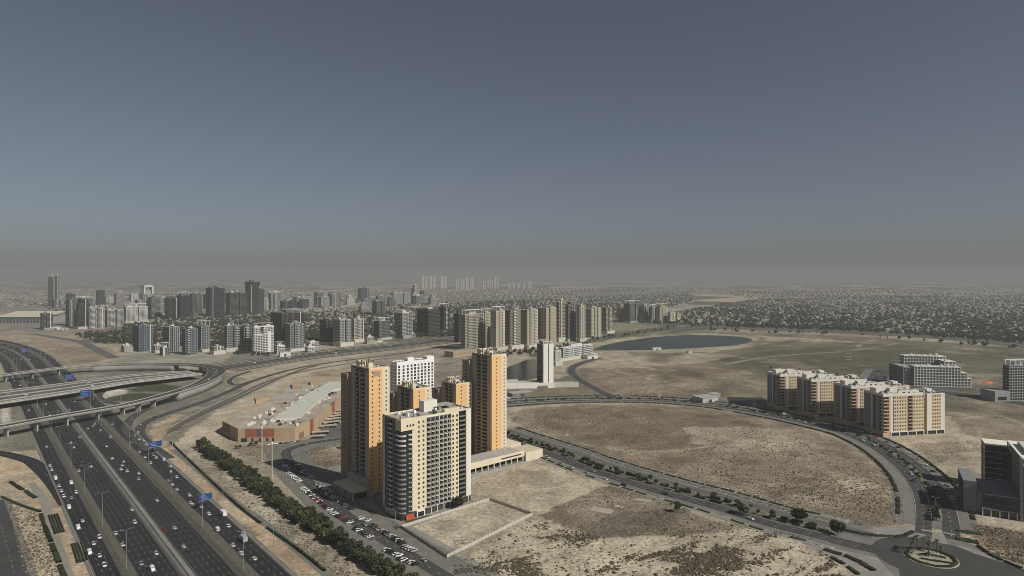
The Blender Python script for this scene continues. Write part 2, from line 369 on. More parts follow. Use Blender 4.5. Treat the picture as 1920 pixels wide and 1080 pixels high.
# verges left of the highway
paint(TAN, [(-60,852),(0,858),(50,872),(80,910),(116,967),(176,1080),(200,1130),(120,1130),(100,1030),(70,960),(40,925),(0,905),(-60,890)], scrub=.05, soft=.002, seed=65)
paint((.34,.275,.19), [(-60,890),(0,890),(60,905),(78,925),(0,935),(-60,930)], scrub=.4, soft=.004, seed=66)
paint((.36,.295,.205), [(5,932),(75,960),(100,1030),(122,1130),(55,1130),(28,1010)], scrub=1.3, soft=.004, seed=67)
paint(GREEN, [(5,945),(22,960),(50,1080),(56,1120),(26,1120),(8,990)], scrub=.4, soft=.004, seed=68)
for p, w in (([(1330,690),(1420,672),(1500,664),(1605,657),(1700,640)], 9), ([(1605,657),(1615,645),(1640,637)], 8), ([(1760,745),(1850,770),(1930,800)], 6), ([(1800,786),(1850,780),(1920,782)], 8),
             ([(1100,662),(1170,700),(1260,712),(1350,705)], 6), ([(1085,716),(1180,708),(1250,700)], 5), ([(1210,718),(1222,705),(1260,695),(1300,692)], 6),
             ([(1810,800),(1806,825),(1830,845),(1850,870)], 4), ([(1840,810),(1836,830),(1850,845)], 4)):
    track(SANDL, p, w, 7, .7)
def clumps(x, y):
    # streaky bands in which the desert shrubs of the near plot grow
    u_ = x*.86+y*.5; v_ = -x*.5+y*.86; w_ = (fbm(u_/50, v_/50, 3)-.5)*30
    return fbm((u_+w_)/26+7, (v_+w_)/9, 5)
NEARPLOT = [(850,1060),(1000,972),(1060,990),(1130,1008),(1300,1003),(1420,990),(1520,1008),(1570,1060),(1600,1130),(860,1130)]
kx = np.nonzero(pip(gX, gY, [G(*p) for p in NEARPLOT]))[0]
ck = np.clip((clumps(gX[kx], gY[kx])-.50)*4.5, 0, 1)*.6
gC[kx] = np.array((.40,.335,.24))*(1-ck[:,None])+np.array((.15,.122,.088))*ck[:,None]; gS[kx] = .15+ck*.9
track(SANDL, [(1050,1062),(1130,1035),(1220,1018),(1330,1000),(1420,995)], 6, 4); track((.47,.40,.30), [(880,1095),(980,1062),(1050,1030),(1090,1000)], 5, 5)
# wheel tracks, spoil and bare patches over the open plots
rt = random.Random(77)
for poly, n in ((OVAL, 16), ([(850,1060),(1000,975),(1130,1012),(1300,1005),(1420,990),(1520,1008),(1560,1090),(900,1090)], 12), ([(890,895),(985,868),(1120,910),(1180,935),(1000,955)], 7), ([(1085,720),(1120,690),(1330,688),(1430,700),(1435,745),(1160,742)], 8), ([(1130,640),(1600,640),(1900,665),(1700,720),(1450,690)], 8), ([(1700,830),(1850,826),(1850,880),(1760,880)], 5)):
    xs = [p[0] for p in poly]; ys = [p[1] for p in poly]
    for k in range(n):
        px, py = rt.uniform(min(xs), max(xs)), rt.uniform(min(ys), max(ys)); a = rt.uniform(-.5, .5); L_ = rt.uniform(60, 190); pts = [(px, py)]
        for j in range(4): px += L_/4; py += a*L_/14+rt.uniform(-5, 5)*(py-600)/300; pts.append((px, py))
        pts = [q for q in pts if pip(np.array([q[0]]), np.array([q[1]]), poly)[0]]
        if len(pts) > 2: track(SANDL if rt.random() < .7 else DARKB, pts, rt.uniform(1.8, 4.5), k, rt.uniform(.35, .7))
zz = np.nonzero(pip(gX, gY, [G(*p) for p in [(1130,625),(1330,622),(1600,630),(1920,652),(2200,680),(2200,800),(1800,780),(1440,745),(1300,752)]]))[0]
zk = np.clip((fbm(gX[zz]/55+3, gY[zz]/80, 5)-.47)*5, 0, 1)*.75; gC[zz] = gC[zz]*(1-zk[:,None])+np.array((.085,.082,.052))*zk[:,None]
zk = np.clip((fbm(gX[zz]/70+63, gY[zz]/60, 4)-.56)*7, 0, 1)*.6; gC[zz] = gC[zz]*(1-zk[:,None])+np.array((.26,.215,.15))*zk[:,None]
g3 = fbm(gX/5+11, gY/5, 3); g4 = fbm(gX/25-31, gY/25+8, 5); nearf = np.clip((2500-gY)/1500, 0, 1)
for p, w in (([(1300,598),(1420,588),(1560,592),(1700,603),(1920,615)], 22), ([(1250,592),(1380,575),(1540,570),(1720,577),(1920,583)], 26), ([(1400,562),(1600,560),(1800,562),(1920,560)], 34), ([(1480,575),(1530,586),(1600,592),(1665,592)], 22), ([(1640,612),(1700,590),(1740,570)], 16), ([(1800,628),(1860,600),(1900,575)], 16), ([(1340,606),(1370,590),(1360,575)], 14), ([(900,570),(1050,560),(1250,556)], 30)): track((.33,.30,.24), p, w, 9, .85)
gC *= (.70 + .6*gN)[:,None] * (.8+.4*gN2)[:,None]
dk = np.clip((g4-.54)*7, 0, 1)*np.clip(gS, 0, 1)*nearf*.62; gC = gC*(1-dk[:,None])+np.array((.10,.082,.06))*dk[:,None]
lt = np.clip((fbm(gX/18+90, gY/30, 4)-.56)*8, 0, 1)*nearf*.5*np.clip((gC.mean(1)-.13)*12, 0, 1); gC = gC*(1-lt[:,None])+np.array((.42,.36,.265))*lt[:,None]
gC *= (.78+.44*g3*nearf+.22*(1-nearf))[:,None]*np.array((.97,.995,.985))
gL = gC.mean(1)[:,None]; gC = (gC*.86+gL*.14)*1.1
ncol = len(gr_cols); nrow = len(rows)
ii = np.arange(nrow-1)[:,None]*ncol + np.arange(ncol-1)[None,:]; ii = ii.ravel()
gm = bpy.data.materials.new("desert_ground"); gm.use_nodes = True
def ground_material(m):
    n = m.node_tree.nodes; l = m.node_tree.links; b = n["Principled BSDF"]
    b.inputs["Roughness"].default_value = .95; b.inputs["Specular IOR Level"].default_value = .1
    at = n.new("ShaderNodeAttribute"); at.attribute_name = "soil"
    g = n.new("ShaderNodeNewGeometry")
    def noise(sc, det, r=.6):
        t = n.new("ShaderNodeTexNoise"); t.inputs["Scale"].default_value = sc; t.inputs["Detail"].default_value = det; t.inputs["Roughness"].default_value = r
        l.new(g.outputs["Position"], t.inputs["Vector"]); return t.outputs[0]
    def mrange(src, a, b_, c, d):
        t = n.new("ShaderNodeMapRange"); l.new(src, t.inputs[0])
        for i, v in enumerate((a, b_, c, d)): t.inputs[i+1].default_value = v
        return t.outputs[0]
    def math_(op, a, b_):
        t = n.new("ShaderNodeMath"); t.operation = op
        for i, v in enumerate((a, b_)):
            if isinstance(v, (int, float)): t.inputs[i].default_value = v
            else: l.new(v, t.inputs[i])
        return t.outputs[0]
    fine = mrange(noise(.35, 8, .72), .3, .7, .42, 1.58)
    mid = mrange(noise(.045, 5, .6), .3, .7, .8, 1.2)
    vor = n.new("ShaderNodeTexVoronoi"); vor.inputs["Scale"].default_value = .42; l.new(g.outputs["Position"], vor.inputs["Vector"])
    sep = n.new("ShaderNodeSeparateColor"); l.new(vor.outputs["Color"], sep.inputs[0])
    dot = mrange(vor.outputs["Distance"], .22, .5, 1, 0)                 # low shrubs
    clus = mrange(noise(.06, 3, .55), .42, .6, 0, 1)
    sel = mrange(sep.outputs[0], .45, .5, 0, 1)
    sh = math_('MULTIPLY', math_('MULTIPLY', dot, sel), math_('MULTIPLY', clus, at.outputs["Alpha"]))
    dots2 = math_('MULTIPLY', mrange(vor.outputs["Distance"], .16, .34, 1, 0), math_('MULTIPLY', mrange(sep.outputs[1], .74, .78, 0, 1), at.outputs["Alpha"]))
    m1 = n.new("ShaderNodeMix"); m1.data_type = 'RGBA'; m1.blend_type = 'MULTIPLY'; m1.inputs[0].default_value = 1
    l.new(at.outputs["Color"], m1.inputs[6]); l.new(math_('MULTIPLY', fine, mid), m1.inputs[7])
    m2 = n.new("ShaderNodeMix"); m2.data_type = 'RGBA'; l.new(math_('MULTIPLY', sh, .95), m2.inputs[0]); l.new(m1.outputs[2], m2.inputs[6]); m2.inputs[7].default_value = (.06,.052,.036,1)
    m3 = n.new("ShaderNodeMix"); m3.data_type = 'RGBA'; l.new(math_('MULTIPLY', dots2, .55), m3.inputs[0]); l.new(m2.outputs[2], m3.inputs[6]); m3.inputs[7].default_value = (.46,.41,.32,1)
    l.new(m3.outputs[2], b.inputs["Base Color"])
    bp = n.new("ShaderNodeBump"); bp.inputs["Strength"].default_value = .5; bp.inputs["Distance"].default_value = .7
    l.new(math_('ADD', noise(.25, 6, .7), math_('MULTIPLY', sh, .5)), bp.inputs["Height"]); l.new(bp.outputs[0], b.inputs["Normal"])
ground_material(gm)
gme = big_mesh("ground", np.column_stack([gX, gY, np.zeros_like(gX)]), np.column_stack([ii, ii+1, ii+ncol+1, ii+ncol]), gm)
ca_ = gme.color_attributes.new("soil", 'FLOAT_COLOR', 'POINT')
ca_.data.foreach_set("color", np.column_stack([gC, gS]).astype(np.float32).ravel())
ground = tag(obj("ground", gme), kind="structure")
pm = mat("plain_sand", (.26,.215,.155), .95, .25, .01)
tag(MB().box(-90000, 90000, -90000, 90000, -.6, -.5).build("terrain", pm), kind="structure")

# ------------------------------------------------------------------ water
WATER = mat("lake_water", (.03,.045,.04), .35, .15, .02, spec=.15)
lake_px = [(1108,657),(1130,648),(1170,640),(1220,633),(1280,629),(1340,629),(1390,632),(1410,637),(1402,643),(1370,648),(1310,652),(1250,655),(1180,657)]
tag(MB().poly([(*G(*p), .25) for p in catmull(lake_px + [lake_px[0]], 5)[:-1]]).build("lake", WATER), kind="structure")
can_px = [(940,716),(940,700),(955,687),(985,676),(1012,671),(1022,672),(1022,705),(990,712)]
CANAL = mat("canal_water", (.02,.022,.02), .2, .15, .02, spec=.4)
tag(MB().poly([(*G(*p), .22) for p in can_px]).build("canal", CANAL), kind="structure")

# ------------------------------------------------------------------ highway
HD = np.array([-1030.0, 1200.0]); HD /= np.hypot(*HD)
hx0, hy0 = G(355, 1080)
hy = np.arange(230, 2700, 12.0)
dev = 62*np.maximum(0, (hy-1164)/423.0)**2
hway = np.column_stack([hx0+(hy-hy0)*HD[0]/HD[1], hy]) + np.outer(dev, [-HD[1], HD[0]])
def hoff(px): return (355-px)*.215         # photo column on the bottom row -> distance left of the median
ribbon("highway_verge", hway, hoff(560), hoff(168), .02, PAVE_D)
H_L0, H_L1 = 2.6, 21.3; H_R0, H_R1 = -20.2, -2.6
LS0, LS1 = 26.4, 38.4; RS0, RS1 = -41.6, -27.6
for nm, a, b in (("highway_carriageway", H_L0, H_L1), ("highway_carriageway", H_R0, H_R1), ("service_road", LS0, LS1), ("service_road", RS0, RS1)):
    ribbon(nm, hway, a, b, .06, ASPH)
ribbon("median_strip", hway, 21.6, 26.1, .2, GRAVEL, .18); ribbon("median_strip", hway, -27.3, -20.5, .2, GRAVEL, .18)
ribbon("median_strip", hway, -2.3, 2.3, .16, CONC_D, .14)
for a in (-.45, 21.35, 25.95, -20.65, -27.45, 38.45, -41.9): ribbon("kerb", hway, a, a+.3, .3, KERB if abs(a) > 38 else CONC_D, .28)
ribbon("crash_barrier", hway, -.35, .35, .85, CONC_D, .7)
V = []; Fc = []
for offs in ([2.6+18.7*k/6 for k in range(1, 6)], [-20.2+17.6*k/6 for k in range(1, 6)], [LS0+4, LS0+8], [RS0+3.5, RS0+7, RS0+10.5]):
    v, f = dashes(hway, offs, .085, 3.0, 6.5, .22); i = len(V); V += v; Fc += [tuple(q+i for q in t) for t in f]
for a in (3.3, 20.7, -3.3, -19.6, 27.0, 37.8, -28.2, -41.0):
    v, f = dashes(hway, [a], .085, 40, 0, .16); i = len(V); V += v; Fc += [tuple(q+i for q in t) for t in f]
tag(obj("road_markings", big_mesh("road_markings", V, Fc, PAINT)), kind="structure")

# ------------------------------------------------------------------ other roads
def road(name, pts, w, m=ASPH2, z=.08, edge=None, ew=0, mark=True, n=8, lanes=2):
    p = gpath(pts, 0, n)
    w_ = w
    if edge: ribbon("pavement", p, -w_/2-ew, w_/2+ew, z-.03, edge)
    ribbon(name, p, -w_/2, w_/2, z, m)
    if mark:
        v, f = dashes(p, [-w_/2+w_*k/lanes for k in range(1, lanes)], z+.02, 3, 6, .2)
        if f: tag(obj("road_markings", big_mesh("road_markings", v, f, PAINT)), kind="structure")
    return p
STREET = [(672,816),(643,822),(602,828),(567,834.5),(543,842.5),(536,851),(544,867),(567.5,894),(599,922.5),(633.6,954),(677.7,985.5),(718.6,1010.7),(780,1048.5),(842,1086),(900,1122)]
street = road("street", STREET, 8.6, mat("asphalt_street", (.052,.052,.052), .9, .2, .1), .08, None, 0, True)
stp = np.array(street)
ribbon("parking_bay", stp, -16.5, -4.3, .05, PAVE_D); ribbon("parking_bay", stp, 4.3, 17.5, .05, PAVE_D)
for a in (-4.5, 4.3): ribbon("kerb", stp, a, a+.2, .16, CONC_D, .14)
ribbon("pavement", stp[60:], 17.5, 24, .11, PAVE, .1)

NEAR = [(915,812),(972,832),(1040,855),(1090,875),(1165,900),(1240,923),(1346,952),(1438,981),(1523,1002),(1594,1020),(1668,1037)]
rdA = np.array(gpath(NEAR))
nA = len(rdA)
ribbon("pavement", rdA[:-6], -15.5, 41, .03, PAVE_D)
ribbon("avenue", rdA, -5.8, 5.6, .08, ASPH2); ribbon("avenue", rdA[:-5], 17, 27.5, .08, ASPH3)
ribbon("median_strip", rdA[:-14], 6, 16.6, .2, mat("median_soil", (.12,.115,.08), .95, .35, .25), .17)
ribbon("pavement", rdA[:-10], -15.5, -10.5, .15, PAVE, .12); ribbon("pavement", rdA[:-12], 33, 41, .15, PAVE, .12)
for a in (-5.95, 5.6, 16.6, 27.5): ribbon("kerb", rdA[:-12], a, a+.35, .2, KERB, .18)
ribbon("kerb", rdA[:-12], -16.1, -15.5, .3, KERB, .28)
v, f = dashes(rdA, [-2, 2], .1, 3, 6, .2); tag(obj("road_markings", big_mesh("road_markings", v, f, PAINT)), kind="structure")

ARC = [(900,760),(960,755),(1020,751),(1100,748.5),(1180,748.5),(1250,751),(1330,758),(1400,769),(1470,782),(1540,798),(1594,812),(1640,832),(1668,848),(1700,872),(1725,897),(1742,922),(1751,945),(1756,970),(1757,992),(1757,1006)]
rdB = np.array(gpath(ARC)); nB = len(rdB)
ribbon("pavement", rdB[:-8], -25, 22, .035, PAVE_D)
ribbon("avenue", rdB, -11.5, -2.8, .08, ASPH2); ribbon("avenue", rdB, 2.8, 12, .08, ASPH2)
ribbon("median_strip", rdB[:-14], -2.8, 2.8, .2, mat("median_soil", (.12,.115,.08)), .17)
ribbon("pavement", rdB[:-10], -19, -11.5, .06, mat("paving_lane", (.17,.166,.15), .9, .2, .1)); ribbon("pavement", rdB[:-10], 12, 20, .06, PAVE_D)
for a in (-2.95, 2.65, -11.6, 11.9): ribbon("kerb", rdB[:-14], a, a+.3, .24, KERB, .2)
for o in (-7.1, 7.4):
    v, f = dashes(rdB, [o], .1, 3, 6, .2); tag(obj("road_markings", big_mesh("road_markings", v, f, PAINT)), kind="structure")
# roundabout
RC = Vector((*G(1745, 1046), 0))
def disc(name, r0, r1, z, m, thick=0, n=64, kind="structure", a0=0, a1=2*math.pi):
    b = MB(); 
    for k in range(n):
        q0 = a0+(a1-a0)*k/n; q1 = a0+(a1-a0)*(k+1)/n
        p = lambda r, q, zz: (RC.x+r*math.cos(q), RC.y+r*math.sin(q), zz)
        b.quad(p(r0,q0,z), p(r1,q0,z), p(r1,q1,z), p(r0,q1,z))
        if thick: b.quad(p(r1,q0,z-thick), p(r1,q1,z-thick), p(r1,q1,z), p(r1,q0,z)); b.quad(p(r0,q1,z-thick), p(r0,q0,z-thick), p(r0,q0,z), p(r0,q1,z))
    return tag(b.build(name, m), kind=kind)
disc("pavement", 20, 41, .025, PAVE_D); disc("roundabout", 13.2, 29, .1, ASPH2); disc("kerb", 13, 13.5, .3, KERB, .25); disc("roundabout_island", 0, 13, .22, mat("island_sand", (.3,.27,.21), .95, .2, .4))
exitp = np.array(gpath([(1775,1040),(1815,1052),(1870,1070),(1930,1092),(2010,1120)])); ribbon("pavement", exitp, -10, 20, .03, PAVE); ribbon("avenue", exitp, -8, 14, .09, ASPH2)
ribbon("avenue", gpath([(1740,1055),(1745,1085),(1765,1120),(1800,1180)]), -14, 14, .088, ASPH2)
road("street", [(1700,729),(1760,735),(1817,741),(1870,749),(1920,757),(2040,776)], 26, ASPH2, .08, PAVE_D, 7)
road("street", [(1151,746),(1120,731),(1091,715),(1075,702),(1071,694),(1078,686),(1099,678),(1125,671)], 12, ASPH2, .08, PAVE_D, 3)
road("street", [(1240,620),(1328,614),(1450,617),(1594,623),(1771,633),(1920,647),(2100,668)], 34, ASPH3, .1, mat("tree_verge", (.09,.085,.06)), 40)
road("street", [(1638,722),(1648,705),(1656,693)], 26, ASPH2, .08, PAVE_D, 12, False)
road("street", [(1205,728),(1222,722),(1240,745)], 6, PAVE, .08, None, 0, False)
# ramps of the interchange
road("ramp", [(318,860),(292,842),(268,822),(262,808),(272,793),(312,776),(368,758),(420,738),(470,716),(520,700),(570,688),(640,677),(760,662),(850,647),(930,636)], 9.5, ASPH2, .075, None, 0, True)
road("ramp", [(290,850),(252,822),(238,804),(243,788),(262,774),(300,758),(340,750)], 9.5, ASPH2, .07)
road("ramp", [(-60,846),(0,850),(50,862),(72,876),(100,905),(128,945)], 11, ASPH, .075, None, 0, True)
road("ramp", [(240,764),(215,756),(195,752),(185,744),(192,735),(215,728)], 9, ASPH2, .07, None, 0, False)
road("street", [(-14,940),(6,1000),(28,1080),(40,1130)], 12, ASPH2, .07, PAVE_D, 3)
road("street", [(215,672),(180,655),(150,641),(110,634),(60,626)], 20, ASPH3, .09, None, 0, False)
ribbon("pavement", gpath([(58,905),(80,935),(96,985),(112,1035),(135,1100)]), -2.5, 2.5, .07, PAVE)
ribbon("pavement", gpath([(322,843),(368,880),(440,943),(505,990),(605,1073),(650,1110)]), -2, 3.4, .07, PAVE_D)
# cross-town road at grade (continues the bridge)
EWlo = [(380,701),(430,694),(507,682),(600,668),(700,657),(850,640),(960,630)]; EWup = [(353,697),(400,687),(507,673),(600,659.5),(700,649),(850,633),(960,624)]
def between(name, lo, up, f0, f1, z, m, zg=0.0, n=8, kind="structure", thick=0):
    a = np.array(catmull([G(*p, zg) for p in lo], n))[:, :2]; b = np.array(catmull([G(*p, zg) for p in up], n))[:, :2]
    mid0 = a+(b-a)*f0; mid1 = a+(b-a)*f1; k = len(a); i = np.arange(k-1)
    A = np.column_stack([mid0, np.full(k, z)]); B = np.column_stack([mid1, np.full(k, z)])
    V = [A, B]; Fc = [np.column_stack([i, i+1, k+i+1, k+i])]
    if thick:
        A2 = A-[0,0,thick]; B2 = B-[0,0,thick]; V += [A2, B2]
        Fc += [np.column_stack([2*k+i, 2*k+i+1, i+1, i]), np.column_stack([k+i, k+i+1, 3*k+i+1, 3*k+i]), np.column_stack([3*k+i, 3*k+i+1, 2*k+i+1, 2*k+i]), np.array([[0,k,3*k,2*k],[k-1,3*k-1,4*k-1,2*k-1]])]
    o = obj(name, big_mesh(name, np.concatenate(V), np.concatenate(Fc), m)); 
    if kind: o["kind"] = kind
    return o
LANES = [(.03,.16,ASPH3), (.2,.45,ASPH2), (.5,.77,ASPH2), (.82,.97,ASPH3)]
between("cross_road_bed", EWlo, EWup, 0, 1, .05, mat("road_bed", (.27,.25,.2), .9, .2, .05))
for f0, f1, m in LANES: between("cross_road", EWlo, EWup, f0, f1, .12, m)
VERGE = mat("pale_verge", (.30,.27,.21), .95, .25, .03)
for f0, f1, m in ((-.42,-.3,ASPH2), (-.3,-.24,VERGE), (-.2,-.06,ASPH3), (1.08,1.22,ASPH2), (1.25,1.33,VERGE), (1.4,1.5,ASPH3)): between("slip_road", EWlo[1:], EWup[1:], f0, f1, .09, m)
road("ramp", [(330,800),(380,772),(440,744),(500,716),(560,698),(640,684),(740,670)], 7, ASPH3, .07, VERGE, 2.5, False)
road("ramp", [(470,696),(440,706),(430,716),(445,722),(480,712),(530,697)], 8, ASPH2, .073, VERGE, 2, False)
road("ramp", [(240,700),(290,692),(330,690),(352,694)], 8, ASPH2, .07, VERGE, 2, False)
# ------------------------------------------------------------------ bridges of the interchange
BZ = 8.0
BRlo = [(-60,766),(0,756),(120,738),(240,718),(310,709.5),(380,701)]; BRup = [(-60,742),(0,734),(120,719),(240,704),(300,699.5),(353,696)]
br = empty("overpass_bridge", (*G(120, 735), 0)); tag(br, "wide pale concrete overpass carrying the cross road over the highway", "bridge")
def child(o, parent):
    o.parent = parent; o.matrix_parent_inverse = parent.matrix_world.inverted() if False else Matrix.Translation(-Vector(parent.location)) if parent.rotation_euler.z == 0 else Matrix.Identity(4)
    if "kind" in o: del o["kind"]
    return o
child(between("deck", BRlo, BRup, 0, 1, BZ, CONC, BZ, thick=2.0), br)
DECKA = mat("deck_asphalt", (.17,.168,.16), .9, .2, .05)
for f0, f1, m in LANES: child(between("lane", BRlo, BRup, f0, f1, BZ+.05, DECKA if m is ASPH3 else ASPH3, BZ), br)
for f in (0.0, .17, .46, .475, .785, .985): child(between("parapet", BRlo, BRup, f, f+.015, BZ+1.1, CONC, BZ, thick=1.1), br)
# piers of the overpass stand in the strips between carriageways
def pier_at(x, y, top, rz, L, parent):
    b = MB().box(-L/2, L/2, -.7, .7, 0, top-.4); o = b.build("pier", CONC, None, (x, y, 0), rz); return child(o, parent)
brc = np.array(catmull([((a[0]+b[0])/2, (a[1]+b[1])/2) for a, b in zip([G(*p, BZ) for p in BRlo], [G(*p, BZ) for p in BRup])], 8))
def nearest_cross(path, off):
    hp = offset(hway, off); best = min(((np.hypot(*(hp[i]-path[j])), i, j) for i in range(0, len(hp)) for j in range(0, len(path))))
    return path[best[2]]
hang = math.atan2(HD[1], HD[0])
for off in (43, 23.8, 0, -24, -45):
    c = nearest_cross(brc, off)
    for k in (-26, -9, 9, 26):
        pier_at(c[0]+HD[0]*k, c[1]+HD[1]*k, BZ-1.6, hang, 9, br)
FZ = 11.0
FLY = [(-60,811),(0,800.5),(110,780.5),(220,762),(279,748.5),(341,731),(376,718.5),(396,707.5),(406,699),(404,692.5),(392,687.5),(370,684.5),(330,682.5),(250,682),(160,685.5),(80,694),(0,704),(-60,711)]
flyp = np.array(catmull([G(*p, FZ) for p in FLY], 8)); k_ = len(flyp)
fw = np.interp(np.arange(k_)/8.0, [0,4,5,6,7,8,9,10,11,12,13,17], [13,13,14,17,22,26,24,20,16,14,14,14])
fly = empty("curved_flyover", (*G(330, 740), 0)); tag(fly, "curved concrete flyover ramp looping over the highway and back", "flyover")
child(ribbon("deck", flyp, -fw/2, fw/2, FZ, CONC_D, 1.7), fly)
child(ribbon("lane", flyp, -fw/2+1.2, fw/2-1.2, FZ+.05, ASPH2), fly)
child(ribbon("parapet", flyp, -fw/2, -fw/2+.5, FZ+1.1, CONC, 1.1), fly); child(ribbon("parapet", flyp, fw/2-.5, fw/2, FZ+1.1, CONC, 1.1), fly)
child(ribbon("lane_divider", flyp[40:88], -.5, .5, FZ+.7, CONC_D, .65), fly)
for a, b in ((38, 60), (96, 112)):
    child(ribbon("retaining_wall", flyp[a:b], -fw[a:b]/2+.15, fw[a:b]/2-.15, FZ-1.7, mat("retaining_concrete", (.25,.245,.23), .9, .12, .08, streak=1), FZ-1.8), fly)
fn, ft = normals(flyp)
for j in (5, 9, 13, 17, 21, 25, 29, 33, 65, 72, 79, 86, 117, 122, 127, 132):
    x, y = flyp[j]; pier_at(x, y, FZ-1.3, math.atan2(ft[j][1], ft[j][0])+math.pi/2, 7, fly)
# boundary wall along the sandy track
def wall_line(name, pts, h, th, m, label, cat, step=None, world=False):
    p = np.array(pts if world else gpath(pts, 0, 6))
    o = ribbon(name, resample(p, step or 4), -th/2, th/2, h, m, h, kind=None); return tag(o, label, cat)
wall_line("boundary_wall", [(316,812),(377,779),(439,751),(471,736),(546,701),(600,684)], 2.2, 1.0, mat("dark_wall", (.1,.09,.07)), "low dark boundary wall running along the pale sandy track", "wall")

# ------------------------------------------------------------------ building kit
UA = math.atan2(.66, .75)
def solve(pl, pc, pr, yb, a):
    """near corner on the ground and the two face widths that span the photo columns"""
    X, D = G(pc, yb); u = (math.cos(a), math.sin(a)); v = (-math.sin(a), math.cos(a))
    def along(px, d):
        t = (px-960)/FPX; den = d[0]-t*d[1]
        return (t*D-X)/den if abs(den) > 1e-6 else 20
    return X, D, along(pr, u), along(pl, v)
def htop(yt, D): return CAMH-(yt-YH)*D/FPX
def sbox(mb, side, Wd, Dp, s0, s1, d0, d1, z0, z1, m=0):
    if side == 'front': mb.box(s0, s1, d0, d1, z0, z1, m, True)
    elif side == 'left': mb.box(d0, d1, s0, s1, z0, z1, m, True)
    elif side == 'right': mb.box(Wd-d1, Wd-d0, s0, s1, z0, z1, m, True)
    else: mb.box(s0, s1, Dp-d1, Dp-d0, z0, z1, m, True)
SROT = {'front': 0, 'left': -math.pi/2, 'right': math.pi/2, 'back': math.pi}
def spos(side, Wd, Dp, s, d, z):
    return {'front': (s, d, z), 'left': (d, s, z), 'right': (Wd-d, s, z), 'back': (s, Dp-d, z)}[side]
_wm = {}
FRAME = mat("window_frame", (.3,.29,.26), .6, .05)
WGL = [GLASS, GLASS, mat('window_glass_pale', (.07,.08,.085), .15, 0, spec=.5), mat('curtained_window', (.17,.155,.13), .4, 0), mat('window_glass_black', (.012,.013,.015), .08, 0, spec=.5)]
RW = random.Random(12)
def window_mesh(w, h):
    q_ = RW.choice([0,0,0,1,2,3,4,4]); k = (round(w, 2), round(h, 2), q_)
    if k not in _wm:
        b = MB(); b.quad((-w/2,0,0), (w/2,0,0), (w/2,0,h), (-w/2,0,h), 0)
        b.box(-.05, .05, -.06, 0, 0, h, 1); b.box(-w/2, w/2, -.12, 0, -.08, 0, 1, True)
        _wm[k] = b.mesh("window", [WGL[q_], FRAME])
    return _wm[k]
_bm = {}
def balcony_mesh(w, dep, m, rail):
    k = (round(w, 2), round(dep, 2), m.name, rail.name)
    if k not in _bm:
        b = MB(); b.box(-w/2, w/2, -.7, dep, 0, .26, 0, True); r = MB()
        r.box(-w/2, w/2, -.7, -.58, .26, 1.15); r.box(-w/2, -w/2+.1, -.57, dep, .26, 1.15); r.box(w/2-.1, w/2, -.57, dep, .26, 1.15)
        _bm[k] = (b.mesh("balcony", m), r.mesh("rail", rail))
    return _bm[k]
def facade(root, side, Wd, Dp, cols, z0, fh, nf, T=1.2, ww=1.3, wh=1.5, sill=.9, objects=True, top=None):
    """cols: (s0, s1, kind, wall, [n windows], [rail]); kinds S solid, W punched windows, B balconies, G glass with slabs"""
    zt = z0+fh*nf if top is None else top
    def wb(m):
        return walls.setdefault(m.name, (MB(), m))[0]
    for c in cols:
        walls = {}
        s0, s1, kind, m = c[:4]; n = c[4] if len(c) > 4 else 1; extra = c[5] if len(c) > 5 else None
        if kind == 'S': sbox(wb(m), side, Wd, Dp, s0, s1, 0, T, z0, zt)
        elif kind == 'W':
            cw = (s1-s0)/n; w = min(ww, cw*.8)
            edges = [s0]
            for k in range(n): cx = s0+cw*(k+.5); edges += [cx-w/2, cx+w/2]
            edges.append(s1)
            for k in range(0, len(edges), 2):
                if edges[k+1]-edges[k] > .02: sbox(wb(m), side, Wd, Dp, edges[k], edges[k+1], 0, T, z0, zt)
            for k in range(n):
                cx = s0+cw*(k+.5); zz = z0
                for f in range(nf):
                    sbox(wb(m), side, Wd, Dp, cx-w/2, cx+w/2, .004, T, zz, z0+f*fh+sill); zz = z0+f*fh+sill+wh
                    if objects:
                        obj("window", window_mesh(w, wh), root, spos(side, Wd, Dp, cx, .3, z0+f*fh+sill), SROT[side])
                    else: sbox(wb(GLASS), side, Wd, Dp, cx-w/2, cx+w/2, .3, .4, z0+f*fh+sill, zz)
                sbox(wb(m), side, Wd, Dp, cx-w/2, cx+w/2, .004, T, zz, zt)
        elif kind == 'B':
            sbox(wb(m), side, Wd, Dp, s0, s1, T-.08, T, z0, zt)
            rail = extra or m; cw = (s1-s0)/n
            for k in range(n):
                for f in range(nf): sbox(wb(GLASS), side, Wd, Dp, s0+cw*(k+.12), s0+cw*(k+(.82 if f % 3 else .9)), T-.16, T-.085, z0+f*fh+.28, z0+f*fh+2.5)
            for k in range(n):
                if k: sbox(wb(m), side, Wd, Dp, s0+cw*k-.14, s0+cw*k+.14, -.3, T, z0, zt)
                for f in range(nf):
                    bm_, rm_ = balcony_mesh(cw-.3, T, m, rail)
                    obj("rail", rm_, obj("balcony", bm_, root, spos(side, Wd, Dp, s0+cw*(k+.5), 0, z0+f*fh), SROT[side]))
            sbox(wb(m), side, Wd, Dp, s0, s1, -.3, T, zt-.5, zt+.002)
        elif kind == 'G':
            sbox(wb(extra or GLASSB), side, Wd, Dp, s0, s1, .35, T, z0, zt)
            for f in range(nf+1): sbox(wb(m), side, Wd, Dp, s0, s1, .1, T-.02, z0+f*fh-.18, min(zt+.003, z0+f*fh+.32))
            for k in range(n+1): 
                x = s0+(s1-s0)*k/max(n, 1); sbox(wb(m), side, Wd, Dp, max(s0, x-.12), min(s1, x+.12), .05, T-.03, z0, zt)
        for nm, (b, m) in walls.items(): b.build("glazing" if m in (GLASS, GLASSB) else "wall", m, root)
